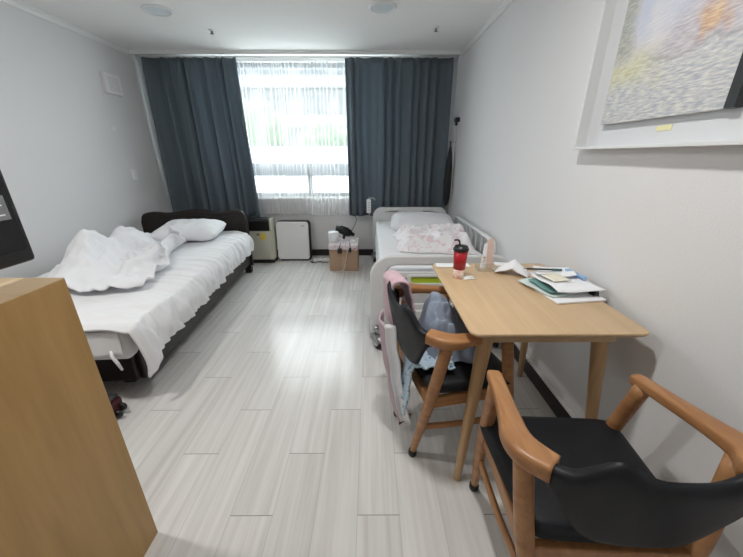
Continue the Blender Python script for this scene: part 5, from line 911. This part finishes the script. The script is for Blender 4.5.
mt_ = box(B(), .075, .90, 2.06, 3.89, .43, .535, .03, 4)
tag(obj('mattress', mt_, M['sheet'], None, True), 'white sheeted mattress on the hospital bed', 'mattress')
mt = Matrix.Translation((.555, 3.40, .612)) @ Matrix.Rotation(-.10, 4, 'Z') @ Matrix.Rotation(.10, 4, 'X')
tag(pillow('pillow', .68, .50, .14, M['duvet'], None, 8.2, mt, .012), 'white pillow against the ivory hospital headboard', 'pillow')
def blk(u, v):
    x = .24+.64*u+.05*ns(v*3, 2); y = 2.50+.66*v+.07*ns(u*3, 9)-.10*u*(1-v)
    e = sstep(0, .16, u)*(1-sstep(.86, 1, u))*sstep(0, .16, v)*(1-sstep(.86, 1, v))
    wx = x+.1*ns(x*5, y*5, 3); wy = y+.1*ns(x*5, y*5, 6)
    h = .045+.045*ridge(wx*5, wy*5, 1)+.03*ridge(wx*10, wy*11, 4)+.06*math.exp(-((x-.72)/.18)**2-((y-2.75)/.2)**2)
    return V((x, y, .543+max(0, h)*e))
tag(cloth('blanket', blk, 70, 70, M['blanket'], None, .008, 1), 'crumpled white blanket with pink print on the hospital bed', 'blanket')
t = thing('bed_remote', 'white bed remote hanging on a cord at the hospital headboard', 'remote control', (-.012, 3.90, .62))
obj('handset', box(B(), -.026, .026, -.014, .014, .0, .165, .010, 3), M['white'], t)
for k in range(4): obj('button', box(B(), -.014, .014, -.0165, -.0135, .035+.028*k, .05+.028*k, .003), M['hosp2'], t)
obj('cord', tube(B(), [(.006, 0, .003), (.008, .005, -.10), (.018, 0, -.26), (.04, .03, -.40), (.07, .02, -.28)], .0045, 6), M['cable_w'], t, True)
obj('hook', tube(B(), [(0, .01, .15), (0, .03, .175), (.06, .035, .175), (.075, .032, .15)], .004, 6), M['white'], t, True)

# ------------------------------------------------------------------ table
t = thing('table', 'light oak table with rounded corners against the right wall', 'table', (0, 0, 0))
TX0, TX1, TY0, TY1, TZ = .335, .943, .917, 1.662, .72
def tab(in_, bow=.010):
    p = rrect(TX0+in_, TX1-in_, TY0+in_, TY1-in_, .034-in_*.5, 8); out = []
    cx, cy = (TX0+TX1)/2, (TY0+TY1)/2
    for x, y in p:
        out.append((x, y))
    return out
bm = B(); rs = []
for z, i in ((TZ-.026, .020), (TZ-.014, .004), (TZ-.007, 0), (TZ-.002, .0012), (TZ, .004)):
    rs.append([bm.verts.new((x, y, z)) for x, y in tab(i)])
for a, b in zip(rs, rs[1:]):
    for k in range(len(a)): bm.faces.new((a[k], a[(k+1) % len(a)], b[(k+1) % len(a)], b[k]))
bm.faces.new(rs[0]); bm.faces.new(rs[-1])
shade(obj('tabletop', bm, M['table_wood'], t), 35)
for x0, x1, y0, y1 in ((.42, .88, .985, 1.005), (.42, .88, 1.575, 1.595), (.405, .425, 1.0, 1.58), (.872, .892, 1.0, 1.58)):
    obj('apron', box(B(), x0, x1, y0, y1, TZ-.075, TZ-.024, .003), M['table_wood'], t)
for (fx, fy), (tx, ty) in (((.364, .955), (.418, .998)), ((.925, .985), (.842, 1.02)), ((.372, 1.628), (.422, 1.58)), ((.925, 1.628), (.872, 1.58))):
    F_, T_ = V((fx, fy, 0)), V((tx, ty, TZ-.025))
    obj('leg', tube(B(), [F_, F_.lerp(T_, .004), F_.lerp(T_, .35), F_.lerp(T_, .7), F_.lerp(T_, .92), T_], [.0135, .0155, .0195, .0245, .028, .029], 20), M['leg_wood'], t, True)

# ------------------------------------------------------------------ chairs
def lerp_path(pts, n):
    pts = [V(p) for p in pts]; out = []
    for i in range(len(pts)-1):
        p0 = pts[max(i-1, 0)]; p1 = pts[i]; p2 = pts[i+1]; p3 = pts[min(i+2, len(pts)-1)]
        for k in range(n):
            s = k/n
            out.append(.5*((2*p1)+(p2-p0)*s+(2*p0-5*p1+4*p2-p3)*s*s+(3*p1-p0-3*p2+p3)*s**3))
    out.append(pts[-1]); return out
def bar(bm, path, wid, hei, pw=3.2, seg=20):
    """superellipse section swept along a path, width horizontal"""
    rings = []; n = len(path)
    for i, p in enumerate(path):
        tg = (path[min(i+1, n-1)]-path[max(i-1, 0)]).normalized()
        sd = tg.cross(V((0, 0, 1))).normalized(); up = sd.cross(tg).normalized()
        w, h = wid(i/(n-1))/2, hei(i/(n-1))/2; r = []
        for k in range(seg):
            a = 2*PI*k/seg; c, s = math.cos(a), math.sin(a)
            r.append(bm.verts.new(p+sd*w*math.copysign(abs(c)**(2/pw), c)+up*h*math.copysign(abs(s)**(2/pw), s)))
        rings.append(r)
    for a, b in zip(rings, rings[1:]):
        for k in range(seg): bm.faces.new((a[k], a[(k+1) % seg], b[(k+1) % seg], b[k]))
    bm.faces.new(rings[0]); bm.faces.new(list(reversed(rings[-1])))
    return bm
def make_chair(label):
    t = thing('armchair', label, 'chair', (0, 0, 0))
    # seat cushion
    bm = B(); n = 24
    def seat(u, v, s):
        a, b = u*2-1, v*2-1
        hw = .235-.030*(1-v)
        x = a*hw; y = -.165+.385*v
        e = max(0, (1-abs(a)**7))**.30*max(0, (1-abs(b)**7))**.30
        rr = .02*(abs(a)*abs(b))**6
        x -= math.copysign(rr, a); y -= math.copysign(rr, b)
        return V((x, y, .418+.030*e if s > 0 else .418-.034*e)) + V((0, 0, .006*(1-a*a)*(1-b*b)*(-1 if s > 0 else 0)))
    for s in (1, -1): grid(bm, lambda u, v: seat(u, v, s), n, n)
    bmesh.ops.remove_doubles(bm, verts=bm.verts, dist=.0006)
    lab(obj('seat', bm, M['leather'], t, True), 'black leatherette seat pad')
    # seat rails
    obj('seat_rail', box(B(), -.192, .192, -.165, -.140, .335, .386, .005), M['chair_wood'], t)
    obj('seat_rail', box(B(), -.20, .20, .165, .192, .335, .386, .005), M['chair_wood'], t)
    for s in (-1, 1):
        obj('seat_rail', box(B(), s*.197-.011, s*.197+.011, -.15, .17, .335, .386, .005), M['chair_wood'], t)
        # legs
        fl = [V((s*.180, .262, .022)), V((s*.192, .225, .2)), V((s*.203, .185, .40)), V((s*.214, .135, .632))]
        obj('leg', tube(B(), lerp_path(fl, 4), [.0135+.009*min(1, k/7) for k in range(13)], 14), M['chair_wood'], t, True)
        rl = [V((s*.122, -.180, .022)), V((s*.160, -.164, .2)), V((s*.203, -.146, .40)), V((s*.234, -.115, .648))]
        obj('leg', tube(B(), lerp_path(rl, 4), [.0135+.010*min(1, k/7) for k in range(13)], 14), M['chair_wood'], t, True)
        for p in ((s*.180, .262), (s*.122, -.180)):
            lab(obj('glide', lathe(B(), [(0, 0), (.014, 0), (.0185, .008), (.0185, .026), (.015, .034), (0, .034)], (p[0], p[1], 0), 16), M['blackmat'], t, True), 'black rubber foot glide')
        obj('stretcher', tube(B(), lerp_path([(s*.193, .222, .215), (s*.185, .02, .208), (s*.160, -.164, .20)], 4), .0105, 10, (1, 1.5)), M['chair_wood'], t, True)
        # arm
        path = lerp_path([(s*.213, .180, .634), (s*.222, .09, .644), (s*.238, -.03, .656), (s*.247, -.095, .661), (s*.236, -.138, .664), (s*.199, -.178, .666)], 6)
        def wid(k): return .014+.030*min(1, k/.05)**.5+.024*sstep(.2, .66, k)-.012*sstep(.8, 1, k)
        def hei(k): return .012+.020*min(1, k/.05)**.5+.012*sstep(.35, .8, k)
        obj('armrest', bar(B(), path, wid, hei, 4.5, 24), M['chair_wood'], t, True)
    # wrap-around back
    bm = B(); n, m_ = 56, 14
    def back(u, v, side):
        q = u*2-1
        x = .212*math.sin(q*1.25)/math.sin(1.25)
        y = -.172-.048*(1-abs(q)**2.0)
        hump = math.exp(-((abs(q)-.50)/.19)**2)
        zt = .684+.010*(1-q*q)+.048*hump+.034*(1-sstep(.30, .75, abs(q)))
        zb = .628-.160*(1-sstep(.30, 1.0, abs(q)))
        z = zb+(zt-zb)*v
        nrm = V((q*.75, -1, 0)).normalized()
        th = .018*max(0, 1-abs(2*v-1)**5)**.5*(max(0, 1-abs(q)**14))**.5
        rake = -.050*(v-.5)*(zt-zb)/.25
        return V((x, y+rake, z))+nrm*th*side
    for s in (1, -1): grid(bm, lambda u, v: back(u, v, s), n, m_)
    bmesh.ops.remove_doubles(bm, verts=bm.verts, dist=.0006)
    lab(obj('backrest', bm, M['leather'], t, True), 'black leatherette wrap-around backrest')
    return t
def dup(root, label):
    r = root.copy(); C.objects.link(r); r['label'] = label
    for ch in list(root.children):
        c = ch.copy(); C.objects.link(c); c.parent = r
    return r
ch1 = make_chair('empty wooden armchair with black seat in the foreground, its back to the camera')
ch2 = dup(ch1, 'wooden armchair with black seat piled with clothes at the left side of the table')
ch1.location = (.588, .640, 0); ch1.rotation_euler = (0, 0, math.radians(-3)); ch1['group'] = ch2['group'] = 'armchairs at the table'
ch2.location = (.342, 1.228, 0); ch2.rotation_euler = (0, 0, -PI/2+math.radians(12))

# towel over the back of chair 2 (world coordinates; the chair's back runs along y at x ~ .10-.16)
def towel(u, v):
    y = 1.262+.150*u+.008*ns(v*4, u*2)
    s = -.13+v*.40
    xb = .118-.21*.15*(u-.5)
    zt = .748-.012*abs(u-.4)
    if s < 0: x, z = xb+.036+.22*(-s), zt+s*.95
    elif s < .06: a = s/.06*PI; x, z = xb+.036*math.cos(a), zt+.026*math.sin(a)
    else: x, z = xb-.036+.06*(s-.06), zt-(s-.06)
    return V((x+.005*ns(u*5, v*8), y, z+.004*ns(u*4, v*3, 2)))
tag(cloth('hand_towel', towel, 18, 50, M['pink'], None, .010), 'pink towel draped over the back of the clothes-laden armchair', 'towel')
# shopping bag / garment hanging behind
t = thing('tote_bag', 'pale mauve bag hanging behind the clothes-laden armchair', 'bag', (.074, 1.25, .10))
def bag(u, v):
    y = -.055+.15*u; z = .50*(1-v)-.0
    return V((-.012+.030*v+.030*math.sin(u*PI)*-.6+.008*ns(u*4, v*4)+.05*v*v, y-.03*v, z-.09*u*v*0))
cloth('bag_body', bag, 14, 26, M['mauve'], t, .006)
cloth('bag_side', lambda u, v: bag(0, v)+V((.048*u, -.012*u+.01*math.sin(u*PI), .0)), 6, 26, M['paper'], t, .004)
cloth('bag_lining', lambda u, v: V((.068+.05*u+.01*ns(v*3, u), -.06-.012*u+.03*v, .035-.11*v*(1-.5*u))), 8, 8, M['maroon'], t, .004)
# clothes on the seat
def shirt(u, v):
    x = .215+.25*u+.03*ns(v*4, 1); y = 1.12+.30*v+.03*ns(u*4, 6)
    e = sstep(0, .2, u)*(1-sstep(.75, 1, u))*sstep(0, .2, v)*(1-sstep(.8, 1, v))
    wx = x+.06*ns(x*9, y*9, 3); wy = y+.06*ns(x*9, y*9, 5)
    h = .13*math.exp(-((x-.28)/.10)**2-((y-1.27)/.13)**2)+.04+.060*ridge(wx*10, wy*8, 2)+.03*ridge(wx*22, wy*20, 4)
    return V((x, y, .462+max(.0, h)*e))
tag(cloth('shirt', shirt, 54, 60, M['denim'], None, .006, 1), 'crumpled grey-blue shirt lying on the armchair seat beside the table', 'shirt')
def pj(u, v):
    q = v*.40; y = 1.06+.15*u+.012*ns(u*6, v*6)
    if q < .17: x, z = .34-q, .468+.016*ridge(u*4, q*30, 3)+.02*q
    else: x, z = .17-.022*(q-.17)/.23-.010*math.sin(u*9), .470-(q-.17)
    return V((x+.010*ns(u*7, v*9, 2), y, z+.008*ns(u*9, v*7, 4)))
tag(cloth('pyjama_top', pj, 26, 46, M['blueprint'], None, .006), 'pale blue patterned pyjama top hanging over the armchair seat edge', 'pyjamas')

# ------------------------------------------------------------------ things on the table
t = thing('tumbler', 'red tumbler with black lid and bent straw on the table', 'tumbler', (.427, 1.445, TZ))
obj('cup_base', lathe(B(), [(0, 0), (.0245, 0), (.0262, .003), (.0275, .045), (.0, .045)], seg=32), M['sparkle'], t, True)
obj('cup_body', lathe(B(), [(0, .0452), (.0276, .0452), (.0335, .138), (0, .138)], seg=32), M['red'], t, True)
obj('lid', lathe(B(), [(0, .136), (.0355, .136), (.0365, .140), (.0365, .146), (.033, .150), (.030, .158), (.012, .162), (0, .162)], seg=32), M['black'], t, True)
obj('straw', tube(B(), lerp_path([(-.004, 0, .150), (-.009, 0, .170), (-.013, 0, .182), (-.022, 0, .186), (-.036, 0, .184)], 4), .0042, 8), M['black'], t, True)
t = thing('snack_packet', 'small crinkled wrapper on the table in front of the tumbler', 'packet', (.472, 1.432, TZ))
obj('wrapper', grid(B(), lambda u, v: V(((u-.5)*.06, (v-.5)*.05+.01*u, .003+.007*math.sin(u*PI)*math.sin(v*PI)*(1+.6*ns(u*6, v*6)))), 14, 12), M['tissue'], t, True).modifiers.new('s', 'SOLIDIFY').thickness = .002
t = thing('photo_card', 'standing folded card with a peach face beside the tumbler', 'card', (.617, 1.60, TZ), .25)
bm = B(); prism(bm, [(-.036, .0), (-.026, .118), (.006, .150), (.030, .150), (.032, 0)], lambda a, b, k: (a*.8+.012, .0+.02*(b/.15)+(.0 if k == 0 else .003), b))
lab(obj('front_leaf', bm, M['tan'], t), 'peach coloured front leaf')
bm = B(); prism(bm, [(-.046, 0), (-.022, .125), (-.004, .125), (-.012, 0)], lambda a, b, k: (a, -.012+.022*(b/.125)+(.0 if k == 0 else .003), b))
obj('stand_leaf', bm, M['paper'], t)
obj('photo', box(B(), -.034, -.018, -.010, -.004, .03, .06), M['photo'], t)
t = thing('plastic_tray', 'shallow clear plastic tray at the foot of the standing card', 'tray', (.60, 1.555, TZ))
bm = B(); 
for (a, b, c, d_) in ((-.05, .05, -.03, -.028), (-.05, .05, .028, .03), (-.05, -.048, -.03, .03), (.048, .05, -.03, .03)): box(bm, a, b, c, d_, 0, .022)
obj('tray_walls', bm, M['clear'], t); obj('tray_base', box(B(), -.05, .05, -.03, .03, 0, .002), M['clear'], t)
tag(obj('envelope', box(B(), .352, .53, 1.59, 1.648, TZ, TZ+.006, .002), M['paper']), 'white envelope along the far edge of the table behind the tumbler', 'envelope')
e2 = obj('notebook', box(B(), -.06, .06, -.022, .022, 0, .010, .002), M['paper'], None, False, (.73, 1.625, TZ)); e2.rotation_euler = (0, 0, -.1)
tag(e2, 'thin white notebook on the far table edge behind the face mask', 'notebook')
def mask(u, v):
    a, b = u*2-1, v*2-1
    w = .078*(1-.55*max(0, b)**1.5)
    x = a*w; y = b*.055
    z = .006+.052*(1-abs(a)**1.7)*(1-.6*b*b) + .012*max(0, 1-abs(a)*3)
    return V((x, y, z))
m_ = thing('face_mask', 'white folded face mask tented on the table', 'face mask', (.715, 1.505, TZ), -.55)
cloth('mask_shell', mask, 24, 18, M['paper'], m_, .003)
obj('ear_loop', tube(B(), lerp_path([(.07, -.02, .008), (.115, -.01, .006), (.118, .02, .006), (.075, .03, .01)], 5), .0018, 6), M['white'], m_, True)
obj('ear_loop', tube(B(), lerp_path([(-.07, -.02, .008), (-.09, -.005, .006), (-.088, .02, .006), (-.065, .03, .01)], 5), .0018, 6), M['white'], m_, True)
# heap of papers
def sheet(name, label, cat, cx, cy, w, d, z, rot, mat, curl=.006, seed=0, sag=0):
    def f(u, v):
        a, b = u-.5, v-.5
        return V((a*w, b*d, curl*(.5+ns(u*2+seed, v*2))+sag*(a*2)**2*(1 if a > 0 else .3)))
    o = cloth(name, f, 14, 12, mat, None, .0022); o.location = (cx, cy, z); o.rotation_euler = (0, 0, rot)
    return tag(o, label, cat)
tag(obj('magazine', box(B(), -.10, .115, -.125, .125, 0, .010, .003), M['paper'], None, False, (.822, 1.275, TZ)), 'thick white booklet at the bottom of the paper heap', 'magazine').rotation_euler = (0, 0, .14)
sheet('form_sheet', 'mint green form sticking out left of the paper heap', 'paper', .800, 1.300, .19, .20, TZ+.012, .30, M['mint'], .008, 1)
sheet('form_sheet', 'dark teal printed form in the middle of the paper heap', 'paper', .812, 1.29, .165, .15, TZ+.021, .18, M['teal'], .008, 4)
sheet('letter', 'white letter with curled corner on top of the paper heap', 'paper', .850, 1.300, .20, .24, TZ+.031, .05, M['paper'], .012, 6, .006)
sheet('letter', 'folded white letter at the back of the paper heap near the mask', 'paper', .845, 1.385, .16, .11, TZ+.046, -.25, M['paper'], .012, 9, .008)
sheet('note', 'cream note lying on the white letter of the paper heap', 'note', .815, 1.315, .085, .10, TZ+.0495, .15, M['ivory'], .003, 2)
pn = thing('pen', 'dark teal pen lying across the paper heap', 'pen', (.800, 1.385, TZ+.062), -.12)
obj('barrel', tube(B(), [(-.075, 0, 0), (.06, 0, 0)], .0045, 10), M['cable_b'], pn, True)
obj('tip', tube(B(), [(-.09, 0, 0), (-.075, 0, 0)], [.001, .0042], 10), M['metal'], pn, True)
obj('cap', tube(B(), [(.035, 0, 0), (.078, 0, 0)], .0053, 10), plain('dark_teal', (.02, .10, .10), .4), pn, True)
bs = obj('plastic_sleeve', box(B(), -.011, .011, -.06, .06, 0, .006, .002), M['bluep'], None, False, (.925, 1.345, TZ+.052)); bs.rotation_euler = (0, 0, .1)
tag(bs, 'narrow blue plastic sleeve on the right of the paper heap', 'sleeve')
bc = thing('binder_clip', 'black binder clip at the right end of the paper heap', 'clip', (.930, 1.215, TZ+.014), .2)
bm = B(); prism(bm, [(-.012, -.003), (.012, -.003), (.004, .022), (-.004, .022)], lambda a, b, k: (a, -.016 if k == 0 else .016, b)); obj('clip_body', bm, M['black'], bc)
obj('wire_arm', tube(B(), [(.012, -.010, -.001), (.024, -.004, .002), (.024, .004, .002), (.012, .010, -.001)], .0012, 6), M['chrome'], bc, True)

# ------------------------------------------------------------------ picture on the right wall
t = thing('framed_picture', 'large white box frame with a pale landscape canvas on the right wall', 'picture', (XR, 1.02, 1.62))
f0, f1, g0_, g1_ = -.56, .555, -.325, .36          # y and z extents, frame front at x=-.04
def rail(y0, y1, z0, z1): return box(B(), -.055, 0, y0, y1, z0, z1, .002)
for nm, a in (('frame_rail', (f0, f1, g0_, g0_+.012)), ('frame_rail', (f0, f1, g1_-.012, g1_)), ('frame_rail', (f1-.012, f1, g0_+.012, g1_-.012)), ('frame_rail', (f0, f0+.012, g0_+.012, g1_-.012))):
    obj(nm, rail(*a), M['picframe'], t)
obj('mount_board', box(B(), -.008, -.002, f0+.01, f1-.01, g0_+.01, g1_-.01), M['cream_mount'], t)
pa = obj('canvas', box(B(), -.020, 0, 0, .497, 0, .46, .001), M['painting'], t, False, (-.009, -.055, -.232))
obj('canvas_edge', box(B(), -.034, -.009, -.085, -.056, -.232, .228, .001), M['black'], t)
obj('title_label', box(B(), -.0095, -.0075, .115, .175, -.272, -.256), M['brass'], t)

# ------------------------------------------------------------------ cabinet and TV
t = thing('cabinet', 'tall oak cabinet in the left foreground', 'cabinet', (0, 0, 0))
obj('side_panel', box(B(), -.790, -.768, .10, .756, 0, .981, .001), M['cab_wood'], t)
obj('side_panel', box(B(), -1.27, -1.248, .10, .756, 0, .981, .001), M['cab_wood'], t)
obj('back_panel', box(B(), -1.248, -.79, .738, .750, .02, .981), M['cab_wood'], t)
obj('bottom_panel', box(B(), -1.248, -.79, .10, .738, .04, .06), M['cab_wood'], t)
obj('cabinet_top', box(B(), -1.27, -.768, .10, .756, .981, .984, .001), M['cab_top'], t)
for k in range(3):
    d_ = obj('drawer', box(B(), -1.245, -.793, .10, .118, .07+.298*k, .36+.298*k, .003), M['cab_wood'], t)
    obj('knob', lathe(B(), [(0, 0), (.008, 0), (.014, -.02), (0, -.022)], (-1.02, .10, .215+.298*k), 16, 'Y'), M['chrome'], d_, True)
obj('shelf', box(B(), -1.248, -.79, .118, .738, .5, .518), M['cab_wood'], t)
lab(obj('sticker', box(B(), -.7685, -.7668, .585, .625, .038, .062, .0005), M['white'], t), 'small white sticker low on the side panel')
t = thing('television', 'black television standing on the oak cabinet', 'television', (-.87, .45, .980))
bz = B(); box(bz, -.02, .02, -.36, .338, .042, .45, .010, 3); obj('housing', bz, M['black'], t)
obj('screen', box(B(), .0195, .0215, -.345, .322, .075, .435), plain('dark_screen', (.006, .006, .007), .25), t)
st = obj('spec_sticker', box(B(), .0212, .0225, .235, .312, .150, .205), M['silver'], t)
bm = B()
for k in range(4): box(bm, .0224, .0229, .245, .302-.012*(k % 2), .160+.011*k, .163+.011*k)
lab(obj('print_line', bm, M['paper'], st), 'pale lines of small print')
obj('neck', box(B(), -.015, .010, -.05, .05, .008, .06, .004), M['black'], t)
obj('stand_base', box(B(), -.10, .07, -.15, .15, .004, .014, .004), M['black'], t)

# ------------------------------------------------------------------ outside the window
g = obj('ground', box(B(), -60, 60, 6, 90, -9.2, -9), M['ground']); g['kind'] = 'structure'
t = thing('apartment_building', 'pale apartment block seen through the sheer curtain', 'building', (-2, 34, -9))
obj('facade', box(B(), -13, 7, 0, 8, 0, 26), M['concrete'], t)
for k in range(1, 8):
    obj('balcony', box(B(), -12.5, 6.5, -.9, 0, 3.2*k, 3.2*k+1.0, .05), M['concrete'], t)
    for j in range(5): obj('window', box(B(), -12+3.7*j, -9.3+3.7*j, -.06, .02, 3.2*k+1.1, 3.2*k+2.7), M['pane_dark'], t)
t = thing('low_building', 'low white annexe outside the window in front of the apartment block', 'building', (-2.4, 13.5, -9))
obj('wall', box(B(), -8, 9, 0, 3, 0, 10.3), plain('annexe_render', (.24, .24, .24), .9), t)
obj('roof_slab', box(B(), -8.3, 9.3, -.3, 3.3, 10.3, 10.6), M['concrete'], t)
def tree(label, x, y, r, zt):
    t = thing('tree', label, 'tree', (x, y, -9), 0, 'trees outside the window')
    obj('trunk', tube(B(), [(0, 0, 0), (.1, 0, 4), (0, .1, 8)], [.25, .2, .12], 10), M['bark'], t, True)
    bm = B(); bmesh.ops.create_icosphere(bm, subdivisions=4, radius=1)
    for v in bm.verts:
        n_ = v.co.normalized(); k = 1+.35*ns(n_.x*2.2+x, n_.y*2.2, n_.z*2.2)+.18*noise.noise(n_*6+V((x, 0, 0)))+.1*noise.noise(n_*14)
        v.co = V((n_.x*r*k, n_.y*r*k, zt+9-r*.9+n_.z*r*.9*k))
    obj('crown', bm, M['leaf'], t, True)
tree('green tree outside the left half of the window', -6.6, 21, 1.7, 4.2)
tree('green tree outside the middle of the window', -2.6, 21, 1.3, 3.2)
tree('green tree outside the right edge of the window', 1.0, 21, 1.5, 3.6)

# ------------------------------------------------------------------ light
w = bpy.data.worlds.new('overcast_sky'); bpy.context.scene.world = w; w.use_nodes = True
bg = w.node_tree.nodes['Background']; bg.inputs[0].default_value = (.94, .972, 1, 1); bg.inputs[1].default_value = 12.0
def portal(name, loc, rot, sx, sy):
    l = bpy.data.lights.new(name, 'AREA'); l.shape = 'RECTANGLE'; l.size = sx; l.size_y = sy; l.cycles.is_portal = True
    o = bpy.data.objects.new(name, l); C.objects.link(o); o.location = loc; o.rotation_euler = rot
portal('window_portal', ((WX0+WX1)/2, YB+.27, (WZ0+WZ1)/2), (-PI/2, 0, 0), WX1-WX0, WZ1-WZ0)

# ------------------------------------------------------------------ camera
cam = bpy.data.cameras.new('camera'); co = bpy.data.objects.new('camera', cam); C.objects.link(co)
cam.sensor_width = 36; cam.lens = 36*320/743; cam.clip_start = .02
co.location = (0, 0, 1.27); co.rotation_euler = (math.radians(69), 0, math.radians(-.3))
sc = bpy.context.scene; sc.camera = co
sc.view_settings.view_transform = 'Standard'; sc.view_settings.look = 'None'; sc.view_settings.gamma = 1
sc.view_settings.exposure = 0.36
sc.cycles.use_denoising = True
sc.cycles.max_bounces = 12; sc.cycles.diffuse_bounces = 8; sc.cycles.transparent_max_bounces = 16
sc.cycles.sample_clamp_indirect = 8
